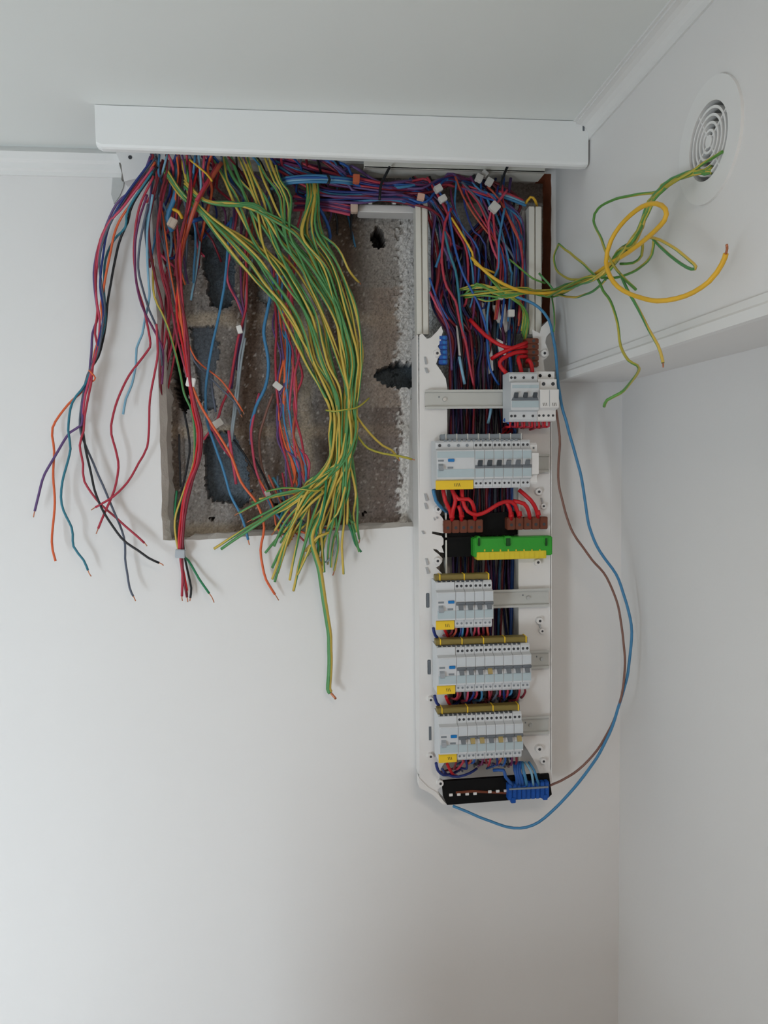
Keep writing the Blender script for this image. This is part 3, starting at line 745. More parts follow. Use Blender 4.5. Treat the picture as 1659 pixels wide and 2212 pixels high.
for i in range(NB):
    u = (i+.5)/NB
    grp = 'A' if u < .25 else 'B' if u < .72 else 'C'
    g2 = RN.random()
    j = lambda s: RN.uniform(-s, s)
    if grp == 'A':
        if i % 3 == 0: st = [(346+j(5), 352+j(6), -.075), (384+j(6), 408+j(4), -.07), (424+j(4), 450+j(4), -.065)]
        elif i % 3 == 1: st = [(392+j(8), 345, -.07), (408+j(5), 400+j(5), -.07), (426+j(4), 446+j(4), -.065)]
        else: st = [(360+j(8), 370+j(8), -.06), (390+j(6), 420, -.06), (430+j(4), 452+j(4), -.055)]
        t = u*1.15
    elif grp == 'B':
        if i % 3 == 0:
            st = [(405+j(8), 396+j(8), -.07), (440+j(5), 434+j(3), -.075), (500+j(5), 441+j(6), -.075), (560+j(6), 452+j(8), -.07)]; t = .45+.42*RN.random()
        else:
            xx = 470+(u-.25)/.47*130
            st = [(xx-8+j(10), 340, -.05), (xx+6+j(8), 385+j(8), -.06), (xx+34+j(8), 432+j(8), -.06)]; t = u
    else:
        st = [(660+(u-.72)*70+j(6), 382+j(5), -.03), (668+(u-.72)*60+j(5), 425+j(5), -.05)]; t = u
    pts = list(st); y = st[-1][2]
    for kq in range(6):
        t += RN.uniform(-.09, .09); t = min(1.02, max(-.02, t)) if kq < 5 else min(1, max(0, t))
        if grp == 'C' and kq < 2: t = max(t, .8)
        if grp == 'A' and kq < 3: t = min(t, .34)
        y = -.055+.010*math.sin(i*2.4+kq*.7)
        pts.append((lo_[kq][0]+(hi_[kq][0]-lo_[kq][0])*t+j(3), lo_[kq][1]+(hi_[kq][1]-lo_[kq][1])*t+j(3), y))
    yt = -.055+.012*math.sin(i*1.9)
    pts.append((714+54*t+j(4), 944+j(8), yt))
    m_, e_ = ends[i % len(ends)]
    if i >= len(ends): e_ = (e_[0]+j(30), e_[1]+j(40)); m_ = (m_[0]+j(12), m_[1]+j(12))
    tt = max(0, min(1, (m_[0]-640)/130))
    pts.append((704+68*(.55*tt+.45*t)+j(4), 1000+j(10), yt-.004))
    pts.append((m_[0]+j(5), m_[1]+j(6), -.06+j(.014)))
    f = RN.uniform(.45, .6)
    pts.append((m_[0]+(e_[0]-m_[0])*f+j(7), m_[1]+(e_[1]-m_[1])*f+j(7), -.05+j(.015)))
    pts.append((e_[0], e_[1], -.035+j(.02)))
    wire(pts, 'gy', rw*RN.uniform(.95, 1.2), 0, label=EL, group=EG, bare=.012 if i % 4 == 1 else 0, wob=.0014)
wire([(690, 505, -.06), (722, 528, -.062), (738, 550, -.065), (752, 580, -.06), (764, 598, -.05), (775, 609, -.04)], 'gy', rw, 0, label='short earth wire curving away right from the middle of the tied bundle', bare=.008)
wire([(748, 800, -.06), (760, 870, -.06), (775, 905, -.055), (800, 938, -.04), (826, 962, -.03), (846, 972, -.02), (860, 990, -.015)], 'gy', rw, 0, label='yellowish earth wire leaving the bundle just below its tie, ending over the right recess edge', bare=.006)
wire([(755, 860, -.06), (765, 925, -.055), (778, 950, -.04), (795, 968, -.03), (830, 980, -.03), (866, 986, -.03), (890, 992, -.03)], 'gy2', rw, 0, label='green earth wire reaching from the bundle towards the board side', bare=.03)
wire([(704, 886, -.072), (722, 889, -.080), (745, 885, -.082), (768, 882, -.074), (782, 874, -.064), (797, 860, -.05)], 'gy2', .0018, 0, label='earth wire strand knotted round the thick bundle as its tie', cat='wire')
wire([(575, 1062, -.05), (610, 1054, -.06), (650, 1056, -.074), (680, 1060, -.076), (702, 1056, -.06)], 'gy2', .0018, 0, label='green strand wrapped round the left lower fan of the bundle', cat='wire')
wire([(752, 800, -.048), (744, 885, -.05), (742, 960, -.055), (716, 1060, -.06), (690, 1120, -.055), (672, 1158, -.06), (680, 1195, -.055), (692, 1240, -.05), (700, 1300, -.045), (710, 1360, -.04), (713, 1420, -.036), (711, 1465, -.032), (710, 1488, -.03), (714, 1496, -.03)], 'gy', .0056, 0, twist=.25, phase=PH, label='thick green and yellow earth cable hanging lowest, down the bare wall', bare=.014, cat='cable')
for l_, pp in (('dark green earth tail hanging in the middle of the lower fan', [(705, 1010, -.06), (702, 1080, -.07), (690, 1130, -.07), (683, 1150, -.06), (688, 1180, -.05), (684, 1210, -.04)]),
               ('dark green tail at the right foot of the bundle', [(748, 1120, -.04), (760, 1150, -.04), (768, 1175, -.035), (780, 1192, -.03)])):
    wire(pp, 'green', rw, 0, label=l_)
wire([(730, 1150, -.04), (724, 1185, -.04), (716, 1204, -.04), (700, 1215, -.04), (690, 1205, -.045)], 'grey', rw*.9, 0, label='grey hooked wire tail below the right of the lower fan')

# ------------------------------------------------------------------ wires hanging left over the plain wall
W = [
 ('purple', .0022, [325, 338, 300, 398, 252, 440, 225, 500, 206, 560, 204, 620, 211, 680, 200, 720, 196, 780, 193, 812, 188, 840, 178, 872, 176, 918, 150, 935, 112, 998, 92, 1038, 75, 1104], 'purple wire swinging furthest left, its end bent out over the wall', .012),
 ('red', .0021, [330, 340, 292, 405, 236, 480, 213, 530, 206, 600, 210, 670, 205, 722, 211, 752, 200, 790, 197, 830, 182, 900, 180, 930, 172, 962, 179, 1002, 182, 1040, 216, 1088, 262, 1128, 312, 1173], 'crimson wire of the far left hank, curling right at its end', .008),
 ('slate', .0021, [335, 342, 272, 425, 226, 510, 215, 570, 220, 620, 226, 670, 222, 702, 213, 760, 195, 800, 180, 850, 173, 920, 185, 962, 210, 1020, 240, 1090, 267, 1160, 272, 1220, 280, 1270, 288, 1288], 'slate blue wire reaching lowest of the far left hank', .01),
 ('orange', .0021, [335, 350, 290, 430, 256, 480, 240, 540, 228, 600, 218, 660, 222, 700, 205, 760, 198, 802, 180, 842, 146, 874, 114, 924, 117, 975, 115, 1030, 118, 1100, 112, 1170, 120, 1212], 'salmon orange wire hanging straight at the far left of the wall', .0),
 ('black', .0022, [340, 360, 286, 440, 275, 480, 255, 530, 240, 610, 232, 660, 225, 720, 212, 770, 190, 810, 176, 870, 176, 910, 190, 990, 205, 1060, 226, 1110, 262, 1162, 298, 1188, 320, 1205, 344, 1216], 'black wire of the far left hank sweeping right to a grey tip', .01),
 ('teal', .0021, [330, 370, 278, 450, 271, 490, 245, 520, 228, 560, 225, 620, 228, 690, 215, 740, 200, 790, 185, 830, 156, 870, 148, 930, 152, 970, 135, 1040, 133, 1090, 155, 1140, 158, 1180, 180, 1210, 190, 1232], 'blue wire of the far left hank with a stripped kinked tip', .012),
 ('pink', .0021, [332, 360, 270, 440, 226, 500, 210, 570, 208, 640, 216, 690, 210, 750, 198, 800, 185, 850, 178, 900], 'faded pink wire inside the far left hank'  , 0),
 ('navy', .002, [328, 346, 262, 436, 232, 500, 222, 560, 216, 620, 224, 680, 215, 730, 200, 786, 188, 820, 180, 870, 175, 905], 'navy wire inside the far left hank', 0),
 ('red', .0021, [332, 380, 300, 450, 290, 520, 293, 600, 309, 660, 318, 700, 325, 742, 318, 760, 286, 800, 260, 850, 240, 920, 250, 970, 256, 1010, 246, 1060, 225, 1110, 212, 1142], 'rose red wire bowing left beside the recess, crossing another at its foot', .01),
 ('sky', .0021, [330, 420, 318, 500, 320, 600, 322, 640, 313, 690, 307, 722, 295, 752, 293, 790, 285, 830, 272, 862, 266, 895], 'pale blue wire ending short beside the recess', 0),
 ('red', .0020, [338, 700, 340, 760, 334, 808, 325, 850, 322, 910, 318, 965, 300, 1000, 275, 1042, 245, 1072, 206, 1096], 'rose wire leaving the recess edge and sloping down left', .008),
 ('slate', .002, [320, 440, 303, 520, 298, 580, 310, 630, 322, 670, 335, 700, 345, 740, 350, 790], 'dark slate wire crossing the upper left recess edge', 0),
 ('plum', .002, [318, 420, 295, 500, 292, 580, 300, 640, 320, 690, 336, 720, 352, 760, 350, 830], 'plum wire beside the upper left recess edge', 0),
]
for i, (c, r, px, lab, b_) in enumerate(W):
    k = len(px)//2
    pts = [(px[2*q], px[2*q+1], (-.095+.06*min(1, q/3)) if q < 3 else -.038+.008*math.sin(i*1.3+q*.4)) for q in range(k)]
    wire(pts, c, r*1.08, 0, label=lab, bare=b_)
wire([(192, 800, -.05), (198, 806, -.056), (206, 816, -.05), (200, 824, -.04), (193, 818, -.03), (200, 808, -.05)], 'orange', .0015, 0, label='orange twist binding the far left hank', cat='tie', wob=0)

# ------------------------------------------------------------------ wires hanging inside the recess
V = [  # colour, radius, first depth, last depth, places, label, bare
 ('darkred', .0026, -.08, .02, [352, 345, 326, 450, 322, 520, 336, 600, 352, 670, 350, 740, 346, 800, 348, 850, 352, 890], 'dark red wire down the left inner edge of the recess', 0),
 ('red', .0022, -.07, .03, [362, 345, 345, 450, 340, 520, 350, 600, 364, 660, 356, 740, 342, 790, 346, 840], 'red wire hugging the ragged left plaster edge', 0),
 ('pink', .0022, -.06, .04, [370, 360, 350, 440, 344, 540, 366, 640, 380, 720, 398, 790, 412, 840], 'pink wire at the left of the recess running to the white tape', 0),
 ('slate', .0022, -.07, .02, [345, 350, 340, 420, 345, 500, 361, 560, 376, 640, 392, 700], 'slate wire at the top left of the recess', 0),
 ('teal', .0024, -.07, .02, [335, 350, 325, 430, 318, 500, 322, 560, 315, 600], 'teal wire at the top left edge of the opening', 0),
 ('red', .0025, -.08, -.02, [410, 345, 412, 430, 398, 480, 388, 540, 392, 620, 398, 700, 402, 760, 410, 822, 420, 880, 431, 935, 426, 1000, 408, 1045, 396, 1100, 392, 1150, 390, 1196, 394, 1240, 393, 1288], 'red wire of the taped left bunch running into the grey clip', .008),
 ('darkred', .0025, -.08, -.02, [416, 350, 405, 440, 395, 500, 380, 560, 390, 640, 404, 720, 408, 780, 412, 826, 424, 880, 436, 930, 432, 990, 416, 1040, 402, 1100, 396, 1150, 394, 1196, 396, 1240, 404, 1290], 'dark red wire of the taped left bunch running into the grey clip', .01),
 ('bright', .0023, -.07, -.02, [430, 350, 412, 430, 394, 520, 386, 600, 382, 680, 396, 750, 408, 822, 416, 880, 427, 940, 420, 1000, 400, 1060, 390, 1120, 386, 1170, 388, 1200, 396, 1232, 404, 1276], 'bright red wire of the taped left bunch running into the grey clip', .01),
 ('black', .0022, .02, -.02, [398, 890, 410, 960, 404, 1010, 392, 1060, 388, 1120, 394, 1160, 398, 1196, 406, 1240, 413, 1270, 411, 1292], 'black wire beside the red bunch passing through the grey clip', .005),
 ('green', .0023, .02, -.025, [382, 1060, 378, 1120, 384, 1180, 394, 1200, 406, 1210, 430, 1250, 452, 1282], 'green wire fanning right out of the grey clip', .02),
 ('gy', .0022, -.04, .0, [330, 560, 334, 640, 356, 690, 372, 740, 388, 800, 398, 850, 414, 890, 420, 930, 418, 1000, 398, 1060, 380, 1110, 378, 1150, 386, 1190], 'earth wire running alongside the red bunch on the left', 0),
 ('orange', .0025, -.07, -.02, [414, 400, 402, 470, 390, 540, 384, 600, 390, 680, 400, 750, 412, 822, 430, 868, 450, 905, 474, 942, 500, 985, 520, 1040, 556, 1088, 570, 1140, 562, 1188, 570, 1238, 580, 1262, 594, 1284], 'long orange wire slanting across the recess and hanging below it', .012),
 ('pink', .0022, -.03, .01, [411, 820, 424, 858, 442, 892, 462, 932, 480, 965, 500, 990], 'pink wire slanting beside the long orange wire', 0),
 ('slate', .0019, -.03, 0, [346, 440, 356, 520, 368, 600, 384, 670, 400, 720, 420, 780, 445, 806, 472, 834, 505, 866, 520, 895], 'slate wire slanting from top left to the mortar joint', .006),
 ('orange', .0017, -.03, 0, [350, 450, 360, 530, 372, 610, 388, 690, 406, 740, 424, 776, 450, 800, 478, 822, 508, 862, 524, 888], 'thin orange wire twisted with the slate wire', .006),
 ('blue', .0026, -.02, -.02, [500, 470, 490, 560, 484, 620, 476, 670, 464, 720, 452, 780, 444, 850, 446, 900, 456, 940, 474, 990, 490, 1040, 498, 1068, 518, 1108, 530, 1140, 536, 1166], 'light blue wire wandering down the middle of the left cavity', .01),
 ('blue', .0034, .0, .03, [592, 600, 584, 640, 576, 680, 570, 720, 578, 765, 580, 800, 572, 840, 552, 880, 543, 920, 543, 960], 'thick light blue wire in the middle of the recess', 0),
 ('pink', .0026, .03, -.02, [560, 850, 548, 900, 543, 950, 552, 1010, 566, 1050, 578, 1080, 595, 1108, 618, 1140, 634, 1160], 'crimson wire below the thick blue wire running into the fan', 0),
 ('purple', .0026, .0, .04, [506, 440, 504, 500, 494, 560, 488, 590, 500, 622, 518, 656, 526, 690, 518, 730, 506, 790, 500, 840], 'purple wire over the upper cavity', 0),
 ('pink', .0024, -.01, .03, [512, 460, 500, 540, 490, 590, 496, 622, 512, 650, 524, 680], 'magenta wire over the upper cavity', 0),
 ('plum', .0024, .0, .04, [522, 470, 520, 560, 522, 640, 528, 680, 520, 740, 512, 800], 'plum wire right of the upper cavity', 0),
 ('red', .0026, .0, .04, [538, 470, 530, 540, 534, 600, 530, 670, 514, 730, 506, 780, 494, 840, 478, 880, 468, 910, 440, 950], 'red wire from the upper middle to the white strip connector', 0),
 ('rust', .0022, .01, .04, [548, 470, 538, 540, 528, 600, 526, 660], 'rust red wire at the upper middle of the recess', 0),
 ('grey', .0024, .02, .03, [545, 560, 532, 620, 530, 700, 518, 770, 512, 830, 505, 890, 497, 950, 484, 980], 'pale grey wire down the middle of the recess', 0),
 ('grey', .0024, .02, .03, [530, 730, 520, 790, 514, 850, 506, 910, 500, 955], 'pale grey wire beside the mortar joint', 0),
 ('pink', .0030, .0, .0, [494, 930, 500, 980, 505, 1010, 510, 1046], 'short cut crimson wire over the lower cavity', 0),
 ('black', .0022, .03, .0, [505, 950, 530, 985, 556, 1030, 580, 1072, 602, 1110, 620, 1150], 'black wire crossing right of the lower cavity', 0),
 ('black', .0022, .04, .0, [545, 980, 560, 1010, 575, 1040, 584, 1064], 'short black wire in the lower middle', 0),
 ('black', .0020, .05, .05, [387, 938, 388, 990, 390, 1052], 'thin black line of wire on the lower left blocks', 0),
 ('slate', .0022, .03, .04, [455, 800, 460, 850, 466, 890], 'dark wire in the shallow middle hollow', 0),
 ('brown', .0028, .03, .05, [590, 850, 572, 900, 560, 950, 568, 1020, 590, 1070], 'brown conduit wire behind the blue wire', 0),
]
for c, r, ya, yb, px, lab, b_ in V:
    wire(px, c, r, ya, yb, label=lab, bare=b_)
# knot of short wires under the left end of the lid, and the middle cluster
RN = random.Random(5)
def spray(n, cols, mk, label, group, r=.0022, y=(-.06, .0), **kw):
    for i in range(n):
        c = cols[i % len(cols)]
        wire(mk(i), c, r*RN.uniform(.85, 1.2), RN.uniform(*y), label=label % c_names.get(c, c), group=group+', '+c_names.get(c, c), **kw)
c_names = {'darkred': 'dark red', 'bright': 'bright red', 'mid': 'royal blue', 'sky': 'pale blue', 'slate': 'slate grey'}
J = lambda s: RN.uniform(-s, s)
def mk1(i):
    x = 325+i*7.2; b_ = 300+i*9
    return [(x+J(6), 334, -.09), (x+J(12)-4, 370+J(8), -.07+J(.02)), (x-8+J(14), 420+J(14), -.04+J(.03)), (x-14+J(16), 480+J(20), J(.03)), (x-12+J(20), 540+J(30), .02+J(.03)), (x-4+J(24), 600+J(50), .03+J(.03))]
spray(20, ['purple', 'red', 'slate', 'blue', 'darkred', 'sky', 'pink', 'navy', 'orange', 'darkred'], mk1, '%s wire in the tangle under the left end of the lid', 'tangle under the left end of the lid')
def mk2(i):
    x = 420+i*16
    return [(x+J(10), 338, -.08), (x+14+J(14), 372+J(10), -.03), (x+30+J(20), 412+J(14), .0+J(.02)), (x+44+J(24), 456+J(18), .04+J(.02)), (x+40+J(30), 520+J(30), .06)]
spray(20, ['navy', 'plum', 'red', 'mid', 'slate', 'darkred', 'black', 'purple', 'blue', 'black'], mk2, '%s wire dropping behind the earth wires at the top of the recess', 'wires behind the top of the earth bundle')
def mk3(i):
    x = 592+(i % 7)*7
    return [(x+J(10), 560+J(20), .03), (x-2+J(8), 640+J(12), .03), (x+J(8), 700+J(10), .02), (x+12+J(10), 760+J(12), .01), (x+12+J(8), 820+J(10), .0), (x+10+J(10), 880+J(10), .01), (x+16+J(12), 950+J(14), .0), (x+34+J(14), 1010+J(20), -.01), (x+40+J(18), 1070+J(30), -.02)]
spray(12, ['red', 'purple', 'orange', 'blue', 'rust', 'pink'], mk3, '%s wire in the loose hank left of the earth bundle', 'loose hank left of the earth bundle', y=(.0, .03))
def mk4(i):
    x = 560+i*10
    return [(x, 1040+J(20), .0), (x+20+J(14), 1090+J(10), -.01), (x+34+J(30), 1130+J(16), -.015), (x+60+J(40), 1160+J(20), -.02)]
spray(9, ['orange', 'blue', 'rust', 'teal', 'slate', 'red'], mk4, '%s cut wire behind the lower fan of earth wires', 'cut wires behind the lower fan')
def mk5(i):
    x = 350+i*4
    return [(x-10+J(10), 560+J(40), .03), (x+J(10), 640+J(10), .03), (x+6+J(10), 700+J(10), .02), (x+J(10), 760+J(16), .03), (x-6+J(10), 830+J(40), .04)]
spray(7, ['red', 'darkred', 'pink'], mk5, '%s wire pressed against the left side of the recess', 'wires against the left side of the recess', y=(.0, .04))
wire([(378, 345, -.06), (384, 400, -.05), (372, 440, -.04), (362, 470, -.03), (372, 500, -.02)], 'blue', .0050, 0, label='thick blue cable at the top left corner of the opening', cat='cable')
wire([(440, 470, -.02), (420, 476, -.03), (404, 480, -.02)], 'mid', .0040, 0, label='blue sleeve lying across the top of the upper cavity', cat='sleeve')
wire([(478, 352, -.075), (452, 392, -.085), (430, 425, -.085), (414, 470, -.07), (398, 520, -.05), (388, 580, -.04), (392, 660, -.03)], 'rust', .0042, 0, label='thick rust red cable crossing behind the earth knot', cat='cable')
wire([(470, 356, -.07), (444, 400, -.09), (424, 434, -.09)], 'red', .0036, 0, label='red cable crossing behind the earth knot', cat='cable')
wire([(374, 452, -.05), (386, 458, -.055), (394, 472, -.05)], 'yellow', .0032, 0, label='short yellow sleeve near the top left corner', cat='sleeve')
wire([(660, 420, -.03), (690, 450, -.03), (706, 480, -.02), (713, 510, -.01), (708, 532, .02)], 'mid', .0032, 0, label='blue wire curling down beside the top of the earth bundle')
wire([(410, 345, -.09), (446, 375, -.09), (458, 392, -.09)], 'yellow', .0019, 0, label='amber wire crossing under the lid near the red cables')

# ------------------------------------------------------------------ the tied run along the top and the drop into the board
def mkH(i):
    s = i/27
    y_ = 372+s*70+J(4)
    st = [(598+J(16), 338+J(8)+s*30, -.04)] if i % 3 else [(690+J(30), 340, -.05), (735+J(20), 366+J(8), -.05)]
    if s > .8: st = [(642+J(6), 420+J(14), -.0)]
    return st+[(700+J(20)+(60 if i % 3 == 0 else 0), y_-6+J(6), -.03+J(.02)), (822+J(6), 392+s*42+J(3), -.045+J(.012)), (870+J(8), 394+s*46+J(4), -.04+J(.015)), (920+J(10), 392+s*56+J(8), -.04+J(.02))]+(
        [(960+J(10), 390+J(14), -.04), (1010+J(14), 400+J(16), -.035), (1060+J(20), 430+J(20), -.03), (1100+J(20), 480+J(20), -.02)] if i % 2 else [(950+J(8), 450+J(20)+s*20, -.04), (965+J(14), 500+J(20), -.035), (970+J(30), 560+J(30), -.03)])
spray(28, ['purple', 'plum', 'red', 'mid', 'purple', 'navy', 'darkred', 'plum', 'blue'], mkH, '%s wire in the tied run along the top of the recess', 'tied run along the top of the recess', r=.0025, y=(-.05, -.03))
for i in range(7):
    wire([(640+J(6), 424+i*5, -.0), (690+J(6), 432+i*3.5, -.015), (730+J(4), 440+i*3, -.02), (758+J(4), 446+i*3, -.022)], ['pink', 'purple', 'plum'][i % 3], .0028, 0,
         label='%s cut wire end pointing right below the tied run' % ['pink', 'purple', 'plum'][i % 3], group='cut wire ends below the tied run, '+['pink', 'purple', 'plum'][i % 3])
for i in range(4):
    wire([(590+J(6), 400+i*4, -.02), (620, 384+i*4, -.05), (680, 380+i*4, -.06), (730, 384+i*3, -.06), (762, 388+i*3, -.05)], ['blue', 'mid', 'sky', 'blue'][i], .0032, 0, label='%s wire in the cut blue group tied above the run' % c_names.get(['blue', 'mid', 'sky', 'blue'][i], ['blue', 'mid', 'sky', 'blue'][i]), group='cut blue group above the run, '+['blue', 'mid', 'sky', 'blue'][i])
def mkX(i):
    x = 940+i*9
    dx = 70+J(40)
    return [(x+J(20), 396+J(16), -.05), (x+dx*.3, 440+J(12), -.055), (x+dx*.62, 490+J(12), -.058), (min(1128, x+dx), 556+J(30), -.056), (min(1126, x+dx*1.02), 620+J(40), -.05), (min(1120, x+dx*.9), 690+J(30), -.045)]
spray(15, ['red', 'mid', 'plum', 'blue', 'rust', 'navy', 'red', 'slate'], mkX, '%s wire slanting across the upper part of the board opening', 'slanting wires in the upper board opening')
# dense drop behind the rails; insulation colours darkened for the shade there
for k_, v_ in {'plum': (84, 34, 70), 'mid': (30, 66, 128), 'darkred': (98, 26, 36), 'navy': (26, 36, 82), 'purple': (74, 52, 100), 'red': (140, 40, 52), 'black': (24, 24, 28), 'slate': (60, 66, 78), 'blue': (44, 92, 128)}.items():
    INS['deep '+k_] = v_; c_names['deep '+k_] = {'plum': 'shaded plum', 'mid': 'shaded royal blue', 'darkred': 'shaded dark red', 'navy': 'deep navy', 'purple': 'shaded purple', 'red': 'deep red', 'black': 'black', 'slate': 'shaded slate', 'blue': 'shaded blue'}[k_]
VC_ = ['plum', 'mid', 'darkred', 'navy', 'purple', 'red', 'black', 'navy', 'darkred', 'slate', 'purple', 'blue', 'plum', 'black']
for i in range(58):
    s = i/57
    lane = 932+s**1.15*186
    c = 'deep '+VC_[(i*5+i//9) % len(VC_)]
    front = RN.random()
    yb = -.012-.034*front
    if lane < 1010: top = [(880+J(30)+s*60, 404+J(24), -.04), (930+s*60+J(14), 446+J(16), -.045)]
    else: top = [(1000+s*80+J(40), 404+J(26), -.04), (1020+s*90+J(24), 452+J(16), -.04)]
    e = [905, 930, 1480, 1240, 1640, 1480, 1360, 1640][i % 8]
    pts = top
    x = lane
    for py in (520, 590, 660, 730, 800, 870, 940, 1010, 1100, 1190, 1290, 1380, 1470, 1560, 1640):
        if py > e+40: break
        a_ = 15 if py < 760 else 6
        xx = x+J(a_)
        hi = 1130 if py < 700 else 1112
        pts.append((max(934 if py < 720 else 971, min(hi, xx if py < 720 else 973+(xx-932)*.74)), py, yb+J(.006) if py > 720 else yb+.012+J(.02)))
    nm = c_names.get(c, c)
    wire(pts, c, .0024*RN.uniform(.8, 1.6), 0, label='%s wire in the dense drop behind the board rails' % nm, group='dense drop behind the board rails, '+nm)
F_ = [
 ('red', .0026, [975, 450, 962, 480, 955, 540, 957, 585, 966, 620, 984, 650, 992, 690, 1006, 740, 1014, 790, 1024, 835], 'light red wire swinging in front of the drop from the top left of the board'),
 ('mid', .0024, [968, 440, 975, 490, 985, 545, 1000, 590, 1020, 630, 1038, 668, 1050, 710, 1054, 760, 1060, 800, 1078, 832], 'royal blue wire slanting in front of the drop to the isolator'),
 ('teal', .0026, [960, 500, 970, 545, 984, 585, 990, 630, 996, 680, 1002, 730], 'teal wire straight down the left of the drop'),
 ('blue', .0024, [1090, 450, 1078, 520, 1076, 580, 1062, 610, 1056, 650, 1052, 700, 1056, 760], 'blue wire meeting the royal blue one above the isolator'),
 ('red', .0024, [1064, 440, 1068, 500, 1076, 540, 1072, 590, 1060, 610, 1056, 650], 'red wire crossing the blue one mid-drop'),
 ('yellow', .0022, [975, 470, 1000, 510, 1020, 545, 1026, 570, 1050, 582, 1070, 590], 'dull yellow wire slanting across the upper drop'),
 ('purple', .0024, [940, 640, 952, 670, 964, 700, 972, 740, 976, 800], 'mauve wire at the left of the drop'),
 ('pink', .0022, [929, 630, 945, 665, 962, 690, 970, 710], 'crimson wire at the left edge of the drop'),
 ('mid', .002, [928, 600, 942, 640, 960, 676, 968, 690], 'blue wire at the left edge of the drop'),
 ('sky', .0030, [1062, 870, 1060, 890, 1054, 915], 'pale blue sleeve below the top rail'),
 ('sky', .0030, [992, 770, 998, 800, 1004, 830], 'pale grey blue sleeve above the top rail'),
 ('pink', .0024, [1096, 410, 1060, 460, 1056, 500, 1066, 540, 1080, 570], 'rose wire from the white strip connector down the drop'),
]
for c, r, px, lab in F_: wire(px, c, r, -.066, -.062, label=lab)
for i in range(8):
    wire([(1010+J(20), 400+J(12), -.05), (1045+J(12), 420+J(8), -.055), (1082+J(8), 440+J(8), -.05), (1105+i*3, 480+J(10), -.04), (1112+i*3, 540+J(20), -.03), (1110+i*4, 640+J(30), -.03), (1100+i*3, 720, -.03)], ['mid', 'red', 'blue', 'purple'][i % 4], .0022, 0,
         label='%s wire looping over the upper right of the drop' % c_names.get(['mid', 'red', 'blue', 'purple'][i % 4], ['mid', 'red', 'blue', 'purple'][i % 4]), group='loops over the upper right of the drop, '+['mid', 'red', 'blue', 'purple'][i % 4])
for i in range(3):
    wire([(1070, 412+i*5, -.045), (1100, 420+i*5, -.05), (1130+i*3, 434+i*5, -.05)], ['red', 'sky', 'blue'][i], .0030, 0, label='%s cut wire end pointing right at the top right corner' % ['red', 'pale blue', 'blue'][i])
wire([(1132, 445, -.045), (1146, 425, -.05), (1156, 432, -.05), (1160, 446, -.03)], 'yellow', .0026, 0, label='amber wire hooked over the right upright')

# ------------------------------------------------------------------ thick red links on the board
RT = [([(1015, 690, -.05), (1048, 724, -.07), (1078, 744, -.085), (1105, 752, -.09), (1138, 748, -.082)], 'thick red link rising left from the upright brown block'),
      ([(1062, 775, -.07), (1080, 764, -.085), (1108, 752, -.092), (1138, 740, -.084)], 'thick red link crossing into the top of the upright brown block'),
      ([(1138, 760, -.085), (1112, 762, -.095), (1084, 776, -.10), (1080, 790, -.10), (1094, 806, -.105)], 'thick red link bending back left into the isolator'),
      ([(1138, 770, -.085), (1120, 772, -.095), (1122, 786, -.10), (1127, 806, -.105)], 'thick red link bending down to the middle of the isolator'),
      ([(1138, 782, -.085), (1142, 778, -.095), (1148, 788, -.10), (1150, 806, -.105)], 'short thick red link into the right pole of the isolator'),
      ([(957, 1056, -.10), (962, 1082, -.10), (972, 1102, -.095), (976, 1122, -.085)], 'leftmost thick red link under the wide yellow label'),
      ([(976, 1056, -.10), (984, 1080, -.105), (979, 1100, -.10), (976, 1124, -.085)], 'thick red link straight down to the left brown block'),
      ([(998, 1056, -.10), (1000, 1082, -.105), (1010, 1104, -.11), (1030, 1112, -.11), (1052, 1104, -.11), (1074, 1090, -.11), (1096, 1083, -.105), (1112, 1090, -.10), (1122, 1118, -.085)], 'long wavy thick red link joining the two brown blocks'),
      ([(977, 1060, -.10), (990, 1078, -.105), (1012, 1078, -.11), (1023, 1094, -.11), (1026, 1122, -.085)], 'thick red link arching right over the left brown block'),
      ([(990, 1092, -.10), (995, 1104, -.10), (997, 1124, -.085)], 'short thick red link into the middle of the left brown block'),
      ([(1092, 1082, -.10), (1102, 1100, -.10), (1104, 1122, -.085)], 'thick red link at the left end of the right brown block'),
      ([(1108, 1082, -.10), (1132, 1088, -.105), (1142, 1104, -.10), (1144, 1120, -.085)], 'thick red link arching over the right brown block'),
      ([(1121, 1058, -.09), (1146, 1080, -.10), (1158, 1100, -.095), (1162, 1118, -.085)], 'thick red link sloping from the upper breakers to the right end of the brown block')]
for pts, lab in RT: wire(pts, 'bright', .0041, 0, label=lab, cat='cable', wob=.0005)
for i, (px_, py_) in enumerate(((976, 1114), (997, 1112), (1104, 1112), (1122, 1110), (1162, 1108))):
    c = P(px_, py_, -.092)
    tag(obj('ferrule', cyl(bmesh.new(), c, (0, .25, 1), .0056, .010, 14, .0048), ins('bright')), '%s red crimp ferrule over the brown terminal blocks mid-board' % ['leftmost', 'second', 'third', 'fourth', 'rightmost'][i], 'ferrule', 'red ferrules over the brown blocks')
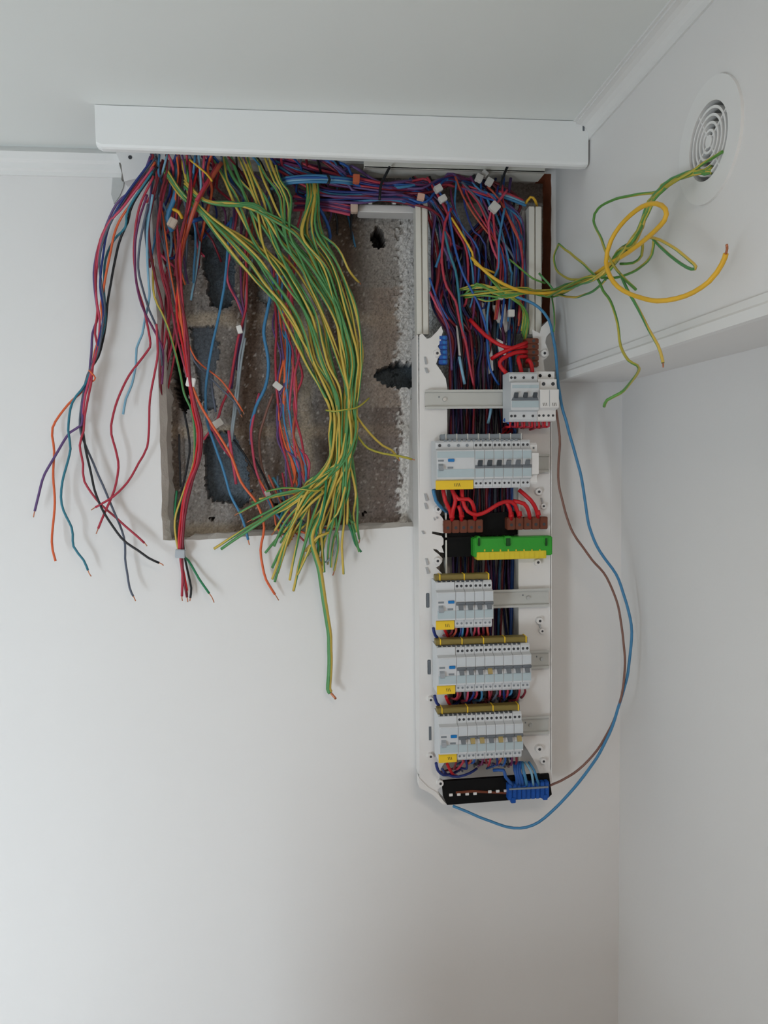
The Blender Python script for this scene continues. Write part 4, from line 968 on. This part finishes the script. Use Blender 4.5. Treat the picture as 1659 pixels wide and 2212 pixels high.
# tails under each row
def tails(key, xa, xb, n, cols, where, y0=-.128, drop=.040):
    z = RZ[key]-.046
    for i in range(n):
        x = xa+(xb-xa)*(i+.5)/n; c = cols[i % len(cols)]; nm = c_names.get(c, c)
        dz = drop*RN.uniform(.7, 1.1)
        wire3([Vector((x, -.112, z+.006)), Vector((x+J(.003), -.114, z-.010)), Vector((x+J(.006), -.098, z-dz*.7)), Vector((x+J(.012), -.060, z-dz)), Vector((x+J(.02), -.03, z-dz-.02))], c, .0023,
              label='%s tail wire bending back under the %s' % (nm, where), group='tails under the %s, %s' % (where, nm))
tails('top', .404, .487, 12, ['bright', 'red'], 'isolator', drop=.016)
tails('middle', .285, .362, 10, ['darkred', 'rust', 'navy', 'blue', 'red', 'slate', 'red', 'pink'], 'row of four breakers')
tails('lower', .293, .437, 18, ['red', 'darkred', 'slate', 'pink', 'navy', 'red', 'blue', 'black'], 'row of eight breakers')
tails('bottom', .293, .422, 15, ['darkred', 'red', 'navy', 'rust', 'mid', 'black', 'plum'], 'row of seven breakers')
for key, yy, wh in (('middle', 1358, 'row of four'), ('lower', 1504, 'row of eight'), ('bottom', 1650, 'row of seven')):
    q = {'middle': 0, 'lower': 3, 'bottom': 6}[key]
    wire([(936+q, yy-2, -.115), (940+q, yy+14, -.11), (952+q, yy+24, -.10), (972+q, yy+22, -.08), (990+q, yy+10, -.05)], 'navy', .0030, 0, label='dark blue neutral tail looping under the yellow label of the '+wh)
    wire([(960+q, yy, -.115), (966+q, yy+14, -.10), (974+q, yy+24, -.08), (980+q, yy+26, -.05)], 'bright', .0030, 0, label='red tail under the yellow label of the '+wh)
wire([(936, 1058, -.11), (942, 1082, -.10), (956, 1098, -.085), (972, 1112, -.05)], 'blue', .0034, 0, label='blue neutral tail at the left under the widest yellow label')
wire([(1088, 906, -.10), (1104, 916, -.10), (1112, 930, -.07), (1110, 945, -.04)], 'mid', .0034, 0, label='royal blue tail under the left of the isolator')
# blue neutrals into the bottom block
for i, (xa, xm, xe) in enumerate(((1066, 1092, 1108), (1112, 1116, 1117), (1118, 1121, 1124), (1124, 1126, 1130), (1128, 1134, 1138), (1134, 1150, 1152), (1142, 1158, 1164))):
    wire([(xa, 1650+(14 if i == 0 else -4), -.085), (xm-4, 1664, -.10), (xm, 1678, -.102), (xe, 1696, -.092)], ['mid', 'mid', 'mid', 'mid', 'blue', 'sky', 'blue'][i], .0034 if i < 5 else .0026, 0,
         label='%s neutral wire entering the bottom blue block' % ['curved royal blue', 'first upright royal blue', 'second upright royal blue', 'third upright royal blue', 'mid blue', 'pale blue', 'far right blue'][i])
wire([(955, 1660, -.09), (966, 1674, -.09), (990, 1678, -.09), (1015, 1670, -.085), (1030, 1660, -.07)], 'navy', .0026, 0, label='slack navy wire looping above the black carrier at the foot of the board')
# the long loop outside the board on the right
wire([(1110, 640, -.075), (1140, 650, -.09), (1165, 664, -.10), (1186, 692, -.105), (1197, 740, -.11), (1203, 800, -.115), (1210, 860, -.12), (1226, 922, -.12), (1246, 992, -.12), (1261, 1060, -.12), (1272, 1135, -.12), (1296, 1192, -.12), (1330, 1240, -.12), (1350, 1292, -.125), (1363, 1350, -.13), (1362, 1412, -.14), (1350, 1480, -.15), (1326, 1560, -.16), (1296, 1625, -.17), (1250, 1690, -.18), (1200, 1745, -.17), (1152, 1782, -.15), (1110, 1789, -.13), (1060, 1775, -.11), (1010, 1754, -.095), (978, 1741, -.085)], 'blue', .0028, 0, label='long blue wire looping round the right of the board to its foot')
wire([(1200, 880, -.118), (1206, 915, -.12), (1209, 960, -.12), (1206, 1030, -.12), (1214, 1078, -.12), (1234, 1142, -.12), (1270, 1198, -.12), (1310, 1248, -.12), (1335, 1310, -.125), (1346, 1380, -.13), (1349, 1460, -.15), (1330, 1545, -.155), (1290, 1620, -.16), (1240, 1670, -.14), (1188, 1697, -.09)], 'brown', .0024, 0, label='long brown wire looping beside the blue one on the right')

# ------------------------------------------------------------------ earth wires led across to the air vent
def bulk(px, gap, y_first=None):
    out = []
    for i, q in enumerate(px):
        g = q[2] if len(q) > 2 else gap
        if g < 0: out.append(P(q[0], q[1], g))
        else: out.append(PX(q[0], q[1], XB-g))
    return out
RE = .0021
wire3(bulk([(1018, 556, -.07), (1050, 588, -.08), (1085, 612, -.085), (1130, 630, -.085), (1180, 633, -.08), (1222, 626, .04), (1270, 602, .05), (1320, 568, .06), (1365, 540, .07), (1405, 508, .07), (1436, 476, .07), (1438, 452, .07), (1418, 439, .07), (1388, 446, .075), (1350, 475, .08), (1320, 520, .085), (1309, 568, .09), (1326, 610, .09), (1362, 635, .08), (1420, 650, .07), (1480, 640, .05), (1532, 608, .04), (1560, 570, .03), (1568, 548, .03)], .05), 'yellow', .0032, label='thick yellow wire making a big loop on the right and ending in copper', bare=.012, cat='cable', wob=.0006)
EV = 'earth wires led to the air vent'
RN = random.Random(21)
for i in range(9):
    a = lambda s: RN.uniform(-s, s)
    wire3(bulk([(1000+a(14), 636+a(10), -.05), (1040+a(10), 630+a(22), -.07), (1090+a(8), 628+a(16), -.08), (1140+a(8), 630+a(12), -.08), (1185+a(6), 634+a(8), -.075), (1225, 622+a(8), .045+a(.02)), (1268, 604+a(10), .05+a(.02)), (1305, 588+a(10), .05+a(.02)), (1335, 555+a(14), .05+a(.02)), (1365, 525+a(10), .05+a(.02)), (1388, 480+a(12), .045), (1405+a(6), 440+a(6), .04), (1432+a(6), 402+a(6), .03), (1465, 384+a(4), .025), (1500, 372+a(5), .02), (1522, 372+a(6), .008), (1538, 365+a(10), -0.0+.001)], .05),
          ['gy', 'gy2', 'gy2'][i % 3], RE, label='green and yellow earth wire in the twisted strand led across to the air vent', group=EV)
wire3(bulk([(1560, 328, .006), (1540, 340, .008), (1520, 352, .01), (1490, 374, .025), (1455, 394, .03), (1420, 414, .03), (1380, 420, .04), (1330, 430, .05), (1293, 450, .055), (1282, 476, .055), (1298, 516, .06), (1318, 562, .065), (1345, 598, .07), (1373, 625, .07)], .05), 'gy2', RE, label='earth wire bowing up and left from the vent then down behind the yellow loop', bare=0)
wire3(bulk([(1395, 512, .06), (1425, 518, .06), (1465, 542, .055), (1490, 562, .05), (1503, 576, .05), (1494, 581, .05), (1460, 562, .05), (1425, 532, .055), (1404, 508, .06)], .05), 'gy', RE*.95, label='small narrow loop of earth wire right of the twisted strand')
wire3(bulk([(1207, 527, .06), (1248, 560, .06), (1288, 598, .06), (1304, 628, .06), (1320, 652, .06), (1334, 700, .06), (1341, 748, .06), (1358, 778, .06), (1380, 797, .06), (1356, 834, .10), (1340, 850, .12), (1312, 864, .13), (1305, 878, .13)], .06), 'gy2', RE, label='earth wire dropping below the bulkhead with a kinked pale end')
wire3(bulk([(1340, 592, .07), (1358, 632, .07), (1380, 670, .06), (1402, 712, .06), (1422, 746, .055), (1430, 772, .05), (1432, 784, .05)], .05), 'gy', RE, label='earth wire hanging down right of the kinked one, over the moulding', bare=.006)
wire3(bulk([(1207, 527, .055), (1197, 556, .04), (1206, 588, .045), (1240, 604, .05), (1290, 596, .05)], .05), 'gy2', RE, label='earth wire doubling back in a hook beside the right upright')
wire3(bulk([(1164, 590, -.09), (1186, 614, -.095), (1204, 634, .03), (1240, 642, .035), (1282, 628, .04), (1308, 604, .045)], .05), 'gy', RE, label='earth wire crossing over the right upright into the twisted strand')
wire3(bulk([(1300, 600, .04), (1340, 598, .03), (1382, 578, .03), (1408, 548, .035), (1412, 516, .045)], .05), 'gy2', RE, label='slack earth wire bowing right below the twisted strand')
wire3(bulk([(1340, 570, .04), (1368, 568, .03), (1386, 552, .03), (1388, 522, .04)], .05), 'gy2', RE, label='short slack curve of earth wire under the twisted strand')
wire3(bulk([(1100, 560, -.06), (1130, 585, -.075), (1152, 602, -.085), (1178, 612, -.08)], .05), 'gy2', RE*.9, label='thin earth wire inside the board near the right upright')
wire3(bulk([(1192, 640, .035), (1196, 668, .04), (1198, 700, .045), (1196, 716, .045)], .05), 'gy', RE*.8, label='thin yellow tail hanging beside the right upright')
for i in range(5):
    wire([(1050+i*8, 590+i*4, -.07), (1080+i*6, 625+i*5, -.08), (1112+i*5, 640+i*6, -.075), (1130+i*3, 672+i*6, -.06), (1126+i*2, 715+i*6, -.05)], 'gy2', .0019, 0, label='green earth wire tail dropping inside the right of the board', group='earth tails inside the right of the board')

# ------------------------------------------------------------------ connectors, tapes and ties
def blk(px0, py0, px1, py1, y, d, rot, m, name, label, cat, group=None, ribs=0):
    c = P((px0+px1)/2, (py0+py1)/2, y); s = abs(P(px1, py0, y).x-P(px0, py0, y).x)/2; h = abs(P(px0, py1, y).z-P(px0, py0, y).z)/2
    s *= .84; h *= .84
    bm = bmesh.new(); box(bm, (-s, -d/2, -h), (s, d/2, h), min(s, h, d)*.14)
    for k in range(ribs): xx = -s+2*s*(k+.5)/ribs; box(bm, (xx-s*.12, -d/2-.0006, -h*1.05), (xx+s*.12, d/2, h*.6))
    o = obj(name, bm, m); o.matrix_world = Matrix.Translation(c) @ Matrix.Rotation(math.radians(rot), 4, 'Y')
    return tag(o, label, cat, group)
tape = mat('white tape', (236, 234, 230), .6)
clearc = mat('pale connector plastic', (214, 212, 206), .3)
blk(401, 814, 424, 838, -.048, .012, 14, tape, 'tape_wrap', 'white tape wrapped round the red and orange wires on the left', 'tape')
blk(377, 1185, 402, 1207, -.032, .010, 4, mat('grey clip plastic', (176, 182, 188), .4), 'wire_clip', 'grey clip holding the red, black and green tails below the recess', 'clip')
blk(458, 905, 484, 924, .02, .012, -32, clearc, 'connector', 'pale strip connector at the lower left mortar joint', 'connector', ribs=2)
blk(588, 826, 612, 842, .0, .010, 40, clearc, 'connector', 'pale strip connector in the loose hank left of the earth bundle', 'connector', ribs=2)
blk(572, 1058, 586, 1078, -.012, .010, -20, clearc, 'connector', 'pale strip connector right of the lower cavity', 'connector')
blk(511, 702, 524, 722, .0, .010, -14, tape, 'tape_wrap', 'white tape tag on the purple wires below the upper cavity', 'tape')
blk(362, 470, 384, 494, -.05, .012, 28, mat('beige connector plastic', (200, 184, 168), .4), 'connector', 'beige connector at the top left corner of the opening', 'connector', ribs=2)
blk(385, 422, 408, 434, -.03, .012, 0, clearc, 'connector', 'pale connector under the earth knot at the top left', 'connector')
blk(938, 398, 955, 418, -.075, .012, 60, clearc, 'connector', 'pale connector with blue and red wires above the left upright', 'connector', ribs=2)
blk(948, 420, 964, 440, -.075, .012, 60, clearc, 'connector', 'pale connector just below another, right of the left upright', 'connector')
blk(1026, 376, 1044, 394, -.07, .012, 24, clearc, 'connector', 'left one of three white connectors clustered under the trunking lip', 'connector', ribs=2)
blk(1038, 368, 1054, 384, -.062, .012, 40, clearc, 'connector', 'topmost of three white connectors clustered under the trunking lip', 'connector', ribs=2)
blk(1048, 384, 1066, 402, -.066, .012, 30, clearc, 'connector', 'right one of three white connectors clustered under the trunking lip', 'connector', ribs=2)
blk(1056, 436, 1080, 460, -.075, .012, 40, clearc, 'connector', 'pale connector in the middle of the board opening', 'connector', ribs=3)
blk(900, 418, 918, 434, -.075, .012, 10, mat('peach connector plastic', (222, 180, 160), .4), 'connector', 'small peach connector above the left upright', 'connector')
blk(761, 376, 778, 398, -.07, .012, 4, mat('orange connector plastic', (206, 110, 76), .4), 'connector', 'orange connector at the end of the cut blue group', 'connector', ribs=1)
blk(756, 438, 774, 462, -.03, .014, 0, mat('cream connector plastic', (214, 190, 172), .5), 'connector', 'cream connector over the cut purple ends', 'connector', ribs=2)
blk(1074, 636, 1088, 648, -.075, .010, 8, clearc, 'connector', 'small pale connector on the earth wires inside the board', 'connector')
blk(1096, 668, 1112, 686, -.072, .010, 0, clearc, 'connector', 'small pale connector near the right upright', 'connector')
def cabletie(px, y, label):
    return wire([(a_, b_, y) for a_, b_ in px], 'black', .0026, 0, label=label, cat='cable tie', name='cable_tie', wob=0)
cabletie([(842, 360), (834, 376), (824, 396), (821, 415), (820, 432)], -.068, 'black cable tie round the purple run above the cross bar')
cabletie([(1098, 356), (1090, 374), (1084, 392), (1080, 408)], -.072, 'black cable tie at the right end of the run')
cabletie([(708, 378), (712, 388), (708, 398)], -.076, 'small black cable tie on the cut blue group')
